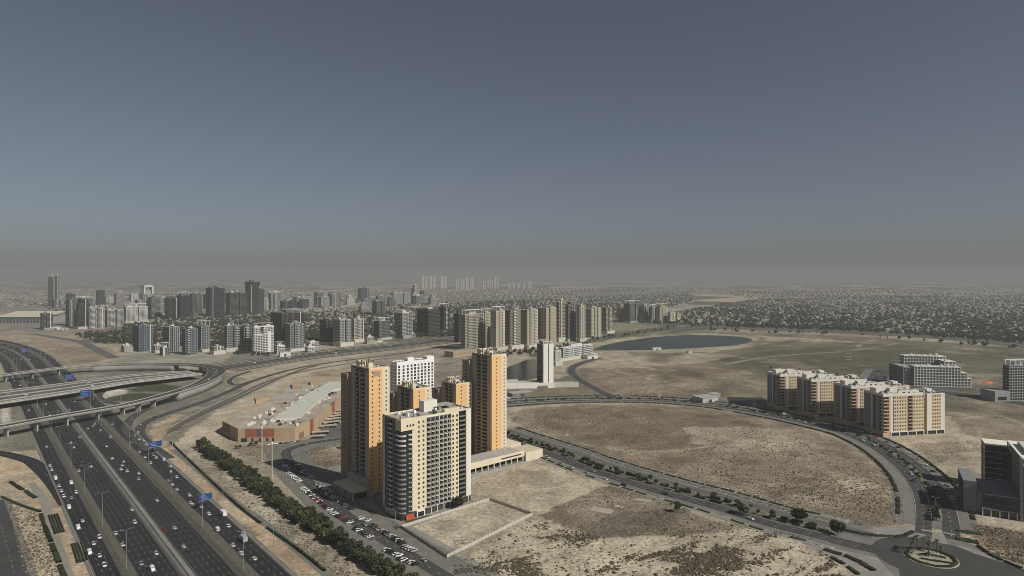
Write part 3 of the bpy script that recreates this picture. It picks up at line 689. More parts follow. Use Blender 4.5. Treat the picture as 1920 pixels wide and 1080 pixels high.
def roofscape(root, x0, x1, y0, y1, z, wallm, seed, n=6, par=1.1, plant=True):
    r = random.Random(seed)
    b = MB()
    for a in ((x0, x1, y0, y0+.4), (x0, x1, y1-.4, y1), (x0, x0+.4, y0+.4, y1-.4), (x1-.4, x1, y0+.4, y1-.4)): b.box(*a, z, z+par)
    b.build("parapet", wallm, root); MB().box(x0+.4, x1-.4, y0+.4, y1-.4, z-.3, z+.05).build("roof", GREYW, root)
    w = x1-x0; d = y1-y0
    if plant:
        px0 = x0+w*r.uniform(.2, .45); py0 = y0+d*r.uniform(.3, .45)
        MB().box(px0, px0+min(9, w*.3), py0, py0+min(7, d*.35), z, z+r.uniform(3.2, 4.8)).build("plant_room", wallm, root)
    for k in range(n):
        ux = r.uniform(x0+1.5, x1-3.5); uy = r.uniform(y0+1.5, max(y0+1.6, y1-3.5)); s = r.uniform(1, 2.4)
        MB().box(ux, ux+s, uy, uy+s*r.uniform(.6, 1.3), z+.05, z+r.uniform(1.0, 2.2)).build("roof_unit", r.choice([METAL, WHITE, GREYW, DARKM]), root)

# ------------------------------------------------------------------ orange and cream towers
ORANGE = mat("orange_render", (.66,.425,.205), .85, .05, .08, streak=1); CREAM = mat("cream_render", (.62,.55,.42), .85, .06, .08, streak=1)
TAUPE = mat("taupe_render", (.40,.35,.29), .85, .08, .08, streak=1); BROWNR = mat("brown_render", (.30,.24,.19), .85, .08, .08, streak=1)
RAIL = mat("balcony_rail", (.26,.24,.21), .7, .05)
def orange_tower(name, label, pc, yb, h, w, d, two, seed, base=0.0, yaw=UA, D=None):
    if D is None: X, D = G(pc, yb)
    else: X = (pc-960)*D/FPX
    t = empty(name, (X, D, 0), yaw); tag(t, label, "tower", "orange and cream apartment towers")
    fh = 3.15; nf = int((h-base-1)/fh); z0 = h-1-nf*fh; T = 1.7; do = w*.66
    MB().box(T, w-T, T, d-T, 0, h-.4).build("core", TAUPE, t)
    if z0 > .1:
        for side, L in (('front', w), ('left', d), ('right', d), ('back', w)):
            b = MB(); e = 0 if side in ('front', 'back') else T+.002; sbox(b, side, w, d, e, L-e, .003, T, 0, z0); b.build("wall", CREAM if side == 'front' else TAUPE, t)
    ow = 2 if two else 1
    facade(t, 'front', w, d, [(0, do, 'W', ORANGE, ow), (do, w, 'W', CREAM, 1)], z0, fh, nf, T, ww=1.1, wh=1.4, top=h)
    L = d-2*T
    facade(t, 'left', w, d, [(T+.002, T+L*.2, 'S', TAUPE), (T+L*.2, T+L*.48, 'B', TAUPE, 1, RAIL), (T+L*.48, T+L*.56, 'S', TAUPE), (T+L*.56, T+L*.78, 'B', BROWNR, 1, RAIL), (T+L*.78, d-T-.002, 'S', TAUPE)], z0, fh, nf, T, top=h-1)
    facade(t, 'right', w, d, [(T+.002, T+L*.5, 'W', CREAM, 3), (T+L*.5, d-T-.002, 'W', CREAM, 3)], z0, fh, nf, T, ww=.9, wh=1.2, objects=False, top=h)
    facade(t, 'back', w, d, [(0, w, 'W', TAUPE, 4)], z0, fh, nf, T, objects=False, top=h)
    ra = random.Random(seed*31)
    for k in range(46):
        f = ra.randrange(nf-1); yy = ra.choice([T+L*ra.uniform(.24,.44), T+L*ra.uniform(.59,.75)]); s_ = ra.uniform(.4, .9)
        MB().box(-.55, -.1, yy, yy+s_, z0+f*fh+.3, z0+f*fh+.3+ra.uniform(.5, 1.3)).build(ra.choice(["air_conditioner", "hung_laundry"]), ra.choice([WHITE, WHITE, METAL, CREAM, BROWNR]), t)
    # lower wing set back behind the left face
    MB().box(-3.2, w*.7, d+.01, d+10, 0, h-6).build("rear_wing", BROWNR, t)
    b = MB()
    for k in range(nf-2): b.box(-3.35, -3.2, d+3, d+5.4, z0+k*fh+.9, z0+k*fh+2.2)
    tag(b.build("rear_window_strip", GLASS, t), kind="stuff")
    roofscape(t, .2, w-.2, .2, d-.2, h-.02, CREAM, seed, 9, 1.0, False)
    MB().box(1.5, 7.5, d*.62, d*.8, h, h+4.6).build("plant_room", CREAM, t)
    MB().box(w*.25, w*.25+4, d*.3, d*.42, h, h+3.2).build("stair_head", CREAM, t)
    b = MB()
    for k in (0, 1):
        b.box(w*.1+k*6, w*.1+k*6+.6, d*.5, d*.55, h, h+5.5); b.box(w*.1+k*6+4.2, w*.1+k*6+4.8, d*.5, d*.55, h, h+5.5); b.box(w*.1+k*6, w*.1+k*6+4.8, d*.5, d*.55, h+4.8, h+5.501)
    b.build("roof_frame", BROWNR if two else CREAM, t)
    MB().beam((w*.6, d*.4, h), (w*.6, d*.4, h+9), .12).build("antenna_mast", METAL, t)
    return t
T1 = orange_tower("apartment_tower", "tall orange and cream tower with two window columns, left of the front building", 692, 928, 91, 17, 28, True, 1)
MB().box(do_ := 3.2, 9.4, -.06, .0, 85.5, 89.5).build("brown_panel", BROWNR, T1)
T2 = orange_tower("apartment_tower", "tall orange and cream tower standing on the pale podium by the avenue", 922, 862, 89.5, 17, 28, False, 2)
T3 = orange_tower("apartment_tower", "shorter orange tower in front of the white office, behind the front building", 775, 0, 64.5, 17.5, 26, False, 3, D=530)
T4 = orange_tower("apartment_tower", "shorter orange tower between the white office and the podium tower", 855, 0, 64, 17.5, 22, False, 4, D=557)
# podium beside T2
px_, py_ = G(986, 872)
pd = empty("podium", (T2.location.x, T2.location.y, 0), UA); tag(pd, "low cream podium with open car park below the right orange tower", "podium")
MB().box(-42, 18, -22, -.4, 5.4, 8.2, 0, True).build("deck", GREYW, pd); MB().box(-42, 18, -22.3, -21.9, 4.6, 9.6, 0, True).build("upper_wall", CREAM, pd)
MB().box(17.5, 34, -.2, 20, 0, 9.0).build("deck_block", CREAM, pd)
MB().box(18.3, 38, -24, -4, 0, 7.6).build("side_block", CREAM, pd); MB().box(18.6, 37.7, -23.7, -4.3, 7.6, 7.8).build("side_roof", mat("pale_deck", (.5,.45,.34)), pd)
MB().box(-42, 18, -22, -.5, .05, .3).build("floor", CONC_D, pd); MB().box(-44, 18.2, -29, -22.4, .05, .45).build("terrace", CONC, pd)
for k in range(10): MB().box(-41.5+k*6.4, -40.7+k*6.4, -22, -21.3, .3, 5.4).build("column", CREAM, pd)
for k in range(5): MB().box(-38+k*9, -33.5+k*9, -14, -12.2, .3, 1.7).build("stored_crate", DARKM, pd)
MB().box(-8, 14, -22.4, -22.32, 6.4, 7.4).build("slot_window", GLASS, pd)
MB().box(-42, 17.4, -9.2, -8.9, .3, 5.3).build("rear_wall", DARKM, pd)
# arcade in front of T1
pd = empty("arcade", (T1.location.x, T1.location.y, 0), UA); tag(pd, "low colonnaded arcade with flat roof at the foot of the left orange tower", "arcade")
MB().box(-15, -3.3, -4, 27, 4.6, 5.8, 0, True).build("roof", TAUPE, pd)
MB().box(-15.3, -3.3, -4.3, 27.3, 5.8, 6.3).build("parapet", CREAM, pd)
for k in range(9): MB().box(-14.8, -14.0, -3.5+k*3.7, -2.7+k*3.7, 0, 4.6).build("column", CREAM, pd)
MB().box(-8, -3.4, -3, 26, 0, 4.6).build("shop_front", GLASS, pd)
MB().box(-3.25, -.05, -3, 27, 0, 12).build("rear_wall", TAUPE, pd)

# ------------------------------------------------------------------ cream building in front
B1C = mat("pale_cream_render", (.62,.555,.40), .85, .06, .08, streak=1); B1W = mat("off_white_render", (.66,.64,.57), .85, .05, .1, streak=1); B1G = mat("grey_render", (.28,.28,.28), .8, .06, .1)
X, D, bw, bd = solve(717, 752, 883, 978, UA)
h = htop(790, D); fh = 3.13; nf = 19; z0 = h-1.2-nf*fh
b1 = empty("apartment_building", (X, D, 0), UA); tag(b1, "cream apartment block with stacked curved corner balconies, nearest and in front of the orange towers", "building")
T = 1.4
MB().box(T, bw-T, T, bd-T, 0, h-.5).build("core", B1C, b1)
q = lambda f: bw*f
facade(b1, 'front', bw, bd, [(q(.15), q(.205), 'S', B1C), (q(.205), q(.335), 'W', B1C, 2), (q(.335), q(.345), 'S', B1W), (q(.345), q(.52), 'B', B1W, 3, RAIL), (q(.52), q(.53), 'S', B1W), (q(.53), q(.70), 'B', B1W, 3, RAIL),
    (q(.70), q(.815), 'W', B1C, 2), (q(.815), q(.925), 'B', DARKM, 1, CONC_D), (q(.925), q(1), 'S', B1W)], z0, fh, nf, T, 1.5, 1.6, .8, top=h)
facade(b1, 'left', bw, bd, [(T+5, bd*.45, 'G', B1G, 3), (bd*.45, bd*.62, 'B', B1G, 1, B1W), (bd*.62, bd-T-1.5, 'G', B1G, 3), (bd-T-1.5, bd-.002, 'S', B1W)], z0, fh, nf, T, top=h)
facade(b1, 'right', bw, bd, [(T+.002, bd-T-.002, 'W', B1C, 5)], z0, fh, nf, T, objects=False, top=h)
facade(b1, 'back', bw, bd, [(0, bw, 'W', B1C, 14)], z0, fh, nf, T, objects=False, top=h)
# curved corner balconies: quarter-round slabs and rails, one per floor
def quarter(r, n=7): return [(r*(1-math.sin(math.pi/2*k/n)), r*(1-math.cos(math.pi/2*k/n))) for k in range(n+1)]
cw = q(.15); arc = [(0, T+5)] + [(x, y) for x, y in quarter(4.0)][::1] + [(cw, 0)]
arc = [(-.6+a*1.0, b-.6) for a, b in arc[:-1]] + [(cw-.02, -.6)]
ball = MB(); ball.prism(arc + [(cw-.02, T), (T, T), (T, T+5)], 0, .25)
for (xa, ya), (xb, yb_) in zip(arc[:-1], arc[1:]):
    dx, dy = xb-xa, yb_-ya; L_ = math.hypot(dx, dy) or 1; nx, ny = -dy/L_*.1, dx/L_*.1
    ball.prism([(xa, ya), (xb, yb_), (xb+nx, yb_+ny), (xa+nx, ya+ny)], .25, 1.15, 1)
bme = ball.mesh("corner_balcony", [B1G, B1G]); bme2 = ball.mesh("corner_balcony", [B1W, B1W])
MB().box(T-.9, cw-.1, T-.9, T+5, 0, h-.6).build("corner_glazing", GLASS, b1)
for f in range(nf-2): obj("corner_balcony", bme2 if f >= nf-5 else bme, b1, (0, 0, z0+f*fh))
MB().box(-.4, cw+q(.02), -.62, 6.2, h-6.6, h+.2, 0, True).build("corner_crown", B1C, b1)
for k in range(3): MB().box(cw*.45+k*2.2, cw*.45+k*2.2+1.2, -.68, -.6, h-4.4, h-2.9).build("window", GLASS, b1)
MB().box(T, bw, .2, T, 0, z0).build("ground_floor", DARKM, b1)
for k in range(9): MB().box(q(.22)+k*5.2, q(.22)+k*5.2+.5, -.4, .15, 0, z0).build("column", B1W, b1)
MB().box(q(.2), q(.31), -1.2, .1, 0, 4.2).build("entrance_portal", B1W, b1); MB().box(q(.215), q(.295), -1.28, -1.19, .3, 3.4).build("entrance_glass", GLASS, b1)
MB().box(cw*.35, cw*1.02, -1.6, -.7, .2, 3.4).build("red_sign", mat("red_sign", (.5,.09,.05), .6, .05), b1)
roofscape(b1, .1, bw-.1, .1, bd-.1, h-.02, B1C, 8, 26, 1.0, False)
MB().box(bw*.46, bw*.46+11, bd*.55, bd*.55+6, h, h+7.5).build("plant_room", B1W, b1); MB().box(bw*.62, bw*.85, 1.4, 4.5, h, h+2.4).build("roof_wall", B1C, b1)
MB().box(bw*.6, bw*.9, bd*.5, bd*.9, h+2.6, h+2.9, 0, True).build("roof_canopy", GREYW, b1)
for k in range(4): MB().box(bw*(.61+.09*k), bw*(.61+.09*k)+.3, bd*.52, bd*.54, h, h+2.6).build("canopy_post", METAL, b1)

# ------------------------------------------------------------------ tan and white blocks along the arc
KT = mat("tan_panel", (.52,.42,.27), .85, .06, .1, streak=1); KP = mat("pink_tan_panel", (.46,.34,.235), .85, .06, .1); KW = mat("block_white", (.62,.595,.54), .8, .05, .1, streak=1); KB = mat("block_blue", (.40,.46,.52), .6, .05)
KSHADE = mat('block_shade_grey', (.27,.26,.25), .85, .06, .1)  # darker grey for the left faces only, deepening their shade in the colour
def tan_block():
    a = math.atan2(.2, .979); w, d, h = 72.0, 26.0, 41.0; fh = 3.5; z0 = 4.6; nf = 10; T = 1.0
    t = empty("residential_block", (0, 0, 0), a)
    for x0, x1, hh in ((T, 47.5, h-.4), (51, w-T, h-3)): MB().box(x0, x1, T, d-T, 0, hh).build("core", KT, t)
    MB().box(47.6, 50.9, 5, d-3, 0, h-2).build("link", DARKM, t)
    tp = z0+fh*nf
    facade(t, 'front', w, d, [(0, 6.5, 'B', KP, 1, KP), (6.5, 8.5, 'S', KP), (8.5, 11, 'S', KW), (11, 12.2, 'G', KB, 1), (12.2, 27, 'W', KT, 5), (27, 28.5, 'S', KP), (28.5, 34, 'B', KP, 1, BROWNR), (34, 47.5, 'W', KT, 4),
        (51, 56.5, 'S', KW), (56.5, 67.5, 'W', KT, 4), (67.5, w, 'S', KW)], z0, fh, nf, T, 1.35, 1.6, .9, top=tp)
    facade(t, 'left', w, d, [(T+.002, 6, 'B', KSHADE, 1, KSHADE), (6, 9.5, 'S', KSHADE), (9.5, 14, 'G', KSHADE, 2, GLASS), (14, 16, 'S', KW), (16, d-T-.002, 'W', KSHADE, 3)], z0, fh, nf, T, 1.3, 1.6, .9, top=tp)
    facade(t, 'right', w, d, [(T+.002, d-T-.002, 'W', KT, 7)], z0, fh, nf, T, objects=False, top=tp)
    facade(t, 'back', w, d, [(0, 47.5, 'W', KT, 14), (51, w, 'W', KT, 6)], z0, fh, nf, T, objects=False, top=tp)
    for f in range(nf):   # white string courses
        for x0, x1 in ((12.3, 26.9), (34.1, 47.4), (56.6, 67.4)): MB().box(x0, x1, -.09, -.005, z0+f*fh-.2, z0+f*fh+.2, 0, True).build("string_course", KW, t)
    for x0, x1, hh in ((0, 47.5, h), (51, w, h-1.5)):
        MB().box(x0, x1, -.15, d, tp, hh).build("top_band", KW, t)
        roofscape(t, x0+.1, x1-.1, 0, d-.1, hh-.02, KW, int(x0)+5, 26, 1.2)
    MB().box(20, 44, 3, 4.2, h, h+3.2).build("roof_screen", KW, t); MB().box(4, 16, 14, 22, h, h+4.5).build("stair_head", KW, t)
    MB().box(46.6, 47.6, -.4, 6, h-3, h+3.6).build("fin", KW, t)
    for x0, x1 in ((8.5, 47.5), (51, w)):
        MB().box(x0, x1, -.3, T, 3.6, z0, 0, True).build("ground_beam", KW, t)
        MB().box(x0, x1, .6, T, 0, 3.6).build("shop_glazing", GLASS, t)
        n = int((x1-x0)/8)
        for k in range(n+1): xx = min(x1-.9, x0+k*(x1-x0)/n); MB().box(xx, xx+.9, -.25, .5, 0, 3.6).build("column", KW, t)
    MB().box(0, 8.5, 0, T, 0, z0).build("wall", KP, t); MB().box(0, T, T, d, 0, z0).build("wall", KP, t); MB().box(w-T, w, T, d, 0, z0).build("wall", KP, t); MB().box(0, w, d-T, d, 0, z0).build("wall", KP, t)
    return t
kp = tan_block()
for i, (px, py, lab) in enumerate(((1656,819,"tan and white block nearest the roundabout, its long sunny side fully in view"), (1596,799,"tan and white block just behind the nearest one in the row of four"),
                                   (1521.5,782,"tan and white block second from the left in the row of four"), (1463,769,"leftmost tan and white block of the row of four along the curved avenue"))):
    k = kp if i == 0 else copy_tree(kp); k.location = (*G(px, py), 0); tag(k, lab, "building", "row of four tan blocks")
# ------------------------------------------------------------------ generic towers
WALLS = {}
def wm(key):
    c = {"beige": (.35,.325,.245), "beige2": (.38,.355,.28), "white": (.60,.60,.57), "grey": (.27,.28,.28), "dark": (.075,.08,.082), "mid": (.17,.175,.17), "blue": (.16,.19,.21), "light": (.42,.42,.39), "brown": (.12,.105,.09), "sand": (.33,.28,.2), "pale": (.5,.48,.42)}[key]
    return mat("facade_"+key, c, .8, .1, .05, streak=1)
GL_D = mat("dark_glass", (.016,.018,.02), .2, .3, .04, spec=.35); GL_M = mat("grey_glass", (.035,.042,.045), .18, .3, .04, spec=.4)
GLS = {"d": GL_D, "m": GL_M, "b": GLASSB}
STY = {  # spandrel height, pier width, bay, depth
    "grid": (1.0, .7, 3.6, .45), "punch": (1.75, 1.9, 3.5, .3), "slab": (.75, .35, 9, .6), "glass": (.45, .22, 4.5, .15), "stripe": (.6, 1.5, 5.2, .5)}
def vol(t, x0, x1, y0, y1, z0, z1, sty, wall, gl, fh=3.4, roof=True, seed=1, units=3):
    sp, pw, bay, dp = STY[sty]; wl_ = wm(wall)
    MB().box(x0, x1, y0, y1, z0, z1-.3).build("glazing", GLS[gl], t)
    b = MB(); nf = max(1, int(round((z1-z0)/fh))); fh = (z1-z0)/nf
    for f in range(nf): b.box(x0-dp, x1+dp, y0-dp, y1+dp, z0+f*fh-.0+(.0 if f else 0), z0+f*fh+sp, 0, True)
    b.box(x0-dp, x1+dp, y0-dp, y1+dp, z1-1.2, z1, 0, True)
    def piers(L): 
        n = max(1, int(round(L/bay))); return [L*k/n for k in range(n+1)]
    e = .03
    for s in piers(x1-x0):
        a = min(max(x0+s-pw/2, x0-dp-e), x1+dp+e-pw); b.box(a, a+pw, y0-dp-e, y0-.02, z0, z1+e); b.box(a, a+pw, y1+.02, y1+dp+e, z0, z1+e)
    for s in piers(y1-y0):
        a = min(max(y0+s-pw/2, y0-dp-e*.5), y1+dp+e*.5-pw); b.box(x0-dp-e*1.7, x0-.02, a, a+pw, z0, z1+e*.6); b.box(x1+.02, x1+dp+e*1.7, a, a+pw, z0, z1+e*.6)
    tag(b.build("facade_grid", wl_, t), kind="stuff")
    if roof:
        r = random.Random(seed*7+3); w = x1-x0; d = y1-y0
        MB().box(x0+w*.3, x0+w*.68, y0+d*.3, y0+d*.72, z1, z1+r.uniform(3, 5.5)).build("plant_room", wl_ if r.random() < .6 else wm("pale"), t)
        for k in range(units):
            ux = r.uniform(x0+.5, x1-3); uy = r.uniform(y0+.5, max(y0+.6, y1-3)); s_ = r.uniform(1.2, 2.8)
            MB().box(ux, ux+s_, uy, uy+s_, z1+.05, z1+r.uniform(1, 2.4)).build("roof_unit", r.choice([METAL, WHITE, GREYW]), t)
def tower(label, pl, pr, yt, yb, lf, sty, wall, gl, steps=((0,1,0,1,0,1),), a=.84, cat="tower", name="tower_block", group=None, fh=3.4, dmax=46, podium=0, units=3, seed=None):
    pc = pl+lf*(pr-pl)
    X, D, w, d = solve(pl, pc, pr, yb, a)
    if lf < .06: d = min(24, w*.6)
    w = max(7, w); d = min(max(9, d), dmax); h = htop(yt, D)
    t = empty(name, (X, D, 0), a); tag(t, label, cat, group)
    sd = seed or int(pl)
    top = max(s[5] for s in steps)
    for i, (x0, x1, y0, y1, z0, z1) in enumerate(steps):
        vol(t, x0*w, x1*w, y0*d, y1*d, z0*h, z1*h, sty, wall, gl, fh, z1 == top or i == 0, sd+i, units)
    re_ = random.Random(sd*13+5)
    if w > 12 and top <= 1.05:
        if re_.random() < .55:
            for f in re_.choice([(.12,), (.5,), (.85,), (.2,.8), (.33,.66)]): MB().box(w*f-re_.uniform(.6,1.3), w*f+re_.uniform(.6,1.3), -1.5, -.75, 0, h*re_.uniform(.97,1.05)).build("facade_fin", wm(re_.choice(["white","pale","light","dark"])), t)
        if re_.random() < .5:
            b = MB(); s0 = re_.uniform(.1,.6)*w; s1 = s0+re_.uniform(4,8); k = 4.0
            while k < h*.95: b.box(s0, min(s1, w), -2.0, -.7, k, k+1.1, 0, True); k += fh
            tag(b.build("balcony_stack", wm(re_.choice(["white","light","pale",wall])), t), kind="stuff")
        if re_.random() < .4:
            b = MB(); z_ = h; hh_ = re_.uniform(4, 9)
            for xx in (.05, .5, .92): b.box(w*xx, w*xx+.7, d*.1, d*.1+.7, z_, z_+hh_); b.box(w*xx, w*xx+.7, d*.85, d*.85+.7, z_, z_+hh_)
            b.box(w*.03, w*.97, d*.08, d*.08+1, z_+hh_, z_+hh_+1, 0, True); b.box(w*.03, w*.97, d*.85, d*.85+1, z_+hh_, z_+hh_+1, 0, True); b.build("roof_pergola", wm(re_.choice(["white","light","grey"])), t)
        if yb > 600 and re_.random() < .6 and lf > .1: MB().box(-w*.12, w*1.15, -d*.2, d*.9, 0, re_.uniform(5, 10)).build("podium", wm(re_.choice(["light","pale","grey"])), t)
    if podium: MB().box(-w*.25, w*1.25, -d*.25, d*1.1, 0, podium).build("podium", wm("light"), t)
    return t, w, d, h
NOTCH = ((0,.42,.06,1,0,1), (.42,.6,.2,.95,0,1.03), (.6,1,0,.94,0,.985))
BAY = ((0,1,.12,1,0,.97), (.3,.72,0,.9,0,1))
STEPB = ((0,1,0,1,0,.62), (.1,.85,.1,.9,.62,.84), (.25,.7,.2,.8,.84,1))
TW = [  # left, right, top, base, share of the left face, style, wall, glass, steps, label
 (90,110,517,574,.25,"glass","mid","d",((0,.62,0,1,0,.965),(.7,1,.1,.9,0,1)),"tall slender grey tower standing alone at the far left of the skyline"),
 (72,100,587,619,.4,"glass","grey","d",BAY,"small dark block beside the long warehouse"),
 (119,146,561,612,.45,"stripe","mid","d",BAY,"dark tower with a pale corner stripe, left end of the far cluster"),
 (137,173,560,617,.3,"slab","dark","d",STEPB,"dark stepped tower with white terraces among the far left cluster"),
 (162,196,577,617,.2,"grid","light","m",NOTCH,"pale gridded block right of the dark stepped tower"),
 (195,231,581,614,.2,"grid","light","m",NOTCH,"pale gridded block left of the bright white block"),
 (232,277,575,609,.12,"grid","white","m",NOTCH,"bright white block with dark roof loggias in the far left cluster"),
 (180,197,544,572,.3,"slab","dark","d",BAY,"dark tower rising behind the pale gridded blocks"),
 (197,213,556,569,.2,"punch","light","m",BAY,"small pale block right of the dark tower behind the gridded blocks"),
 (242,263,551,577,.2,"punch","light","m",BAY,"pale block just left of the arch-framed tower"),
 (277,306,556,598,.3,"grid","grey","m",BAY,"grey tower below right of the arch-framed tower"),
 (309,333,559,600,.35,"slab","dark","d",NOTCH,"dark tower at left of the dense dark cluster"),
 (331,356,554,598,.35,"slab","dark","d",NOTCH,"dark tower second from left in the dense dark cluster"),
 (355,379,550,590,.3,"grid","mid","d",BAY,"mid grey tower in the dense dark cluster, white box on top"),
 (379,421,540,596,.4,"slab","dark","d",NOTCH,"wide dark tower in the middle of the dense dark cluster"),
 (420,463,549,593,.3,"slab","mid","d",NOTCH,"grey banded tower left of the crowned dark tower"),
 (460,486,528,589,.35,"slab","dark","d",((0,1,0,1,0,.9),(-.04,1.04,-.04,1.04,.9,1)),"dark tower with flared crown, tallest of the dense cluster"),
 (472,497,541,588,.4,"glass","mid","d",BAY,"dark glass tower right of the crowned tower"),
 (503,531,549,582,.25,"stripe","light","m",BAY,"pale ribbed block right of the dense dark cluster"),
 (525,551,564,583,.3,"slab","dark","d",BAY,"low dark block in front of the pale ribbed blocks"),
 (550,586,557,579,.2,"stripe","light","m",NOTCH,"pale ribbed block above the low dark block"),
 (598,618,556,577,.25,"stripe","light","m",BAY,"pale far tower with a dark centre, over the villa trees"),
 (617,636,552,576,.3,"grid","grey","m",BAY,"grey far tower right of the pale one with dark centre"),
 (671,692,540,562,.3,"glass","dark","d",BAY,"dark far tower standing above the villas"),
 (677,696,561,577,.3,"grid","grey","m",BAY,"low grey block below the dark far tower"),
 (705,723,555,574,.3,"grid","grey","m",BAY,"grey far block between the dark tower and the wide pale block"),
 (731,770,549,572,.2,"stripe","light","m",NOTCH,"wide pale far block left of the pale pointed tower"),
 (770,787,534,569,.3,"grid","light","m",STEPB,"pale far tower with stepped pointed top"),
 (786,795,545,568,.4,"glass","dark","d",BAY,"thin dark far tower right of the pointed one"),
 (249,286,611,660,.32,"grid","blue","b",((0,1,0,1,0,1),(.36,.5,-.06,1,0,1.03)),"blue glass tower with white grid, leftmost of the front row"),
 (306,338,612,660,.4,"stripe","grey","b",BAY,"dark glass tower with white ribs, second of the front row"),
 (342,371,616,666,.25,"grid","blue","b",BAY,"blue glass tower with white edge, standing forward in the front row"),
 (368,395,610,660,.4,"grid","grey","b",BAY,"grey glass tower behind the forward one of the front row"),
 (421,451,611,660,.18,"grid","grey","b",NOTCH,"blue grey gridded office with arched entrance in the front row"),
 (450,472,610,659,.4,"stripe","mid","d",BAY,"narrow dark ribbed tower left of the white one"),
 (495,571,587,657,.45,"slab","brown","d",((0,1,0,1,0,1),),"huge dark unfinished slab block behind the white tower"),
 (535,571,606,659,.3,"grid","grey","m",BAY,"grey gridded tower in front of the huge dark slab"),
 (600,626,599,647,.5,"slab","brown","d",BAY,"dark brown tower left of the white banded tower"),
 (625,658,599,650,.4,"grid","light","b",NOTCH,"white and glass banded tower in the middle of the front row"),
 (658,683,597,642,.3,"grid","pale","m",BAY,"cream tower right of the white banded one"),
 (702,731,602,638,.3,"grid","mid","d",((0,1,0,1,0,1),(1,1.5,0,.9,0,.35)),"concrete frame building with a low annex"),
 (740,770,586,635,.5,"slab","white","d",((0,1,0,1,0,1),(.9,1.1,-.1,.5,0,1.02)),"dark tower with white stacked balconies"),
 (779,824,580,631,.55,"slab","brown","d",((0,1,0,1,0,1),),"big dark unfinished block right of the stacked balcony tower"),
 (822,843,575,622,.5,"slab","brown","d",((0,1,0,1,0,1),),"second big dark unfinished block beside the beige row"),
 (852,866,588,642,.6,"slab","dark","d",((0,1,0,1,0,1),),"thin dark end tower left of the beige row"),
 (1159,1170,571,603,.4,"punch","sand","m",BAY,"slim tan tower at left of the far beige group"),
 (1169,1201,569,605,.4,"grid","mid","m",NOTCH,"grey brown block in the far beige group"),
 (1199,1218,573,604,.5,"grid","beige","m",BAY,"tan block in the middle of the far beige group"),
 (1217,1231,575,605,.4,"grid","grey","m",BAY,"grey block in the far beige group"),
 (1230,1253,575,605,.35,"punch","beige","m",BAY,"beige block right of the grey one in the far beige group"),
 (1252,1267,585,605,.35,"punch","beige","m",BAY,"low beige block at right of the far beige group"),
 (1267,1277,588,602,.3,"punch","beige","m",BAY,"smallest beige block at the right end of the far beige group"),
]
for pl, pr, yt, yb, lf, sty, wall, gl, steps, lab in TW:
    tower(lab, pl, pr, yt, yb, lf, sty, wall, gl, steps, fh=3.5 if yb > 600 else 4.2)
ri = random.Random(9); pxs = 96
for i in range(30):
    wpx = ri.uniform(13, 24); yb = ri.uniform(570, 592); yt = yb-ri.uniform(14, 30); sty = ri.choice(["grid","punch","stripe","slab"]); wall = ri.choice(["light","grey","mid","pale","beige","dark","light"])
    tower("mid-rise block in the hazy left skyline strip, %s from the left" % ordinal(i+1), pxs, pxs+wpx, yt, yb, ri.uniform(.2,.45), sty, wall, ri.choice("dm"), ri.choice([BAY, NOTCH, ((0,1,0,1,0,1),), STEPB]), group="infill of the left skyline", fh=4.0, cat="building", name="mid_rise_block", seed=200+i)
    pxs += wpx+ri.uniform(2, 12)
for i, (pl, pr, yt, yb, wall) in enumerate(((286,305,648,662,"light"),(394,419,650,665,"grey"),(514,534,648,664,"white"),(574,598,642,657,"pale"),(684,701,632,645,"light"),(228,247,648,660,"pale"),(572,590,650,661,"white"),(770,779,626,634,"grey"),(300,318,652,667,"mid"))):
    tower("low building filling a gap in the front tower row, %s in order" % ordinal(i+1) if False else "low %s building between towers of the front row, %s from the left" % (wall, ordinal([2,4,5,6,8,1,7,9,3][i])), pl, pr, yt, yb, .3, "grid", wall, "m", ((0,1,0,1,0,1),), group="low infill of the front row", cat="building", name="low_building", seed=300+i)
# arch-framed tower
t, w_, d_, h_ = tower("tower topped by an open white arch frame on the skyline", 262, 288, 551, 577, .3, "grid", "light", "m", BAY)
hA = htop(535, t.location.y)
for x0, x1, z0_, z1_ in ((0, w_*.14, h_, hA), (w_*.86, w_, h_, hA), (0, w_, hA-7, hA+.01)): MB().box(x0, x1, 0, d_, z0_, z1_, 0, True).build("arch_frame", wm("white"), t)
MB().box(w_*.2, w_*.8, d_*.2, d_*.8, h_, h_+(hA-h_)*.45).build("plant_room", wm("grey"), t)
# white building with a dark roof loggia
t, w_, d_, h_ = tower("bright white gridded tower with a dark open slot at the top", 472, 513, 614, 662, .1, "grid", "white", "m", ((0,1,0,1,0,.72),(0,.3,0,1,.72,1),(.52,1,0,1,.72,1)), units=4)
MB().box(w_*.3, w_*.52, d_*.3, d_, h_*.72, h_*.96).build("loggia", DARKM, t); MB().box(0, w_, -.7, d_, h_, h_+2).build("roof_beam", wm("white"), t); MB().box(w_*.7, w_*.86, -1.6, 0, 0, h_*.8).build("stair_tower", wm("white"), t)
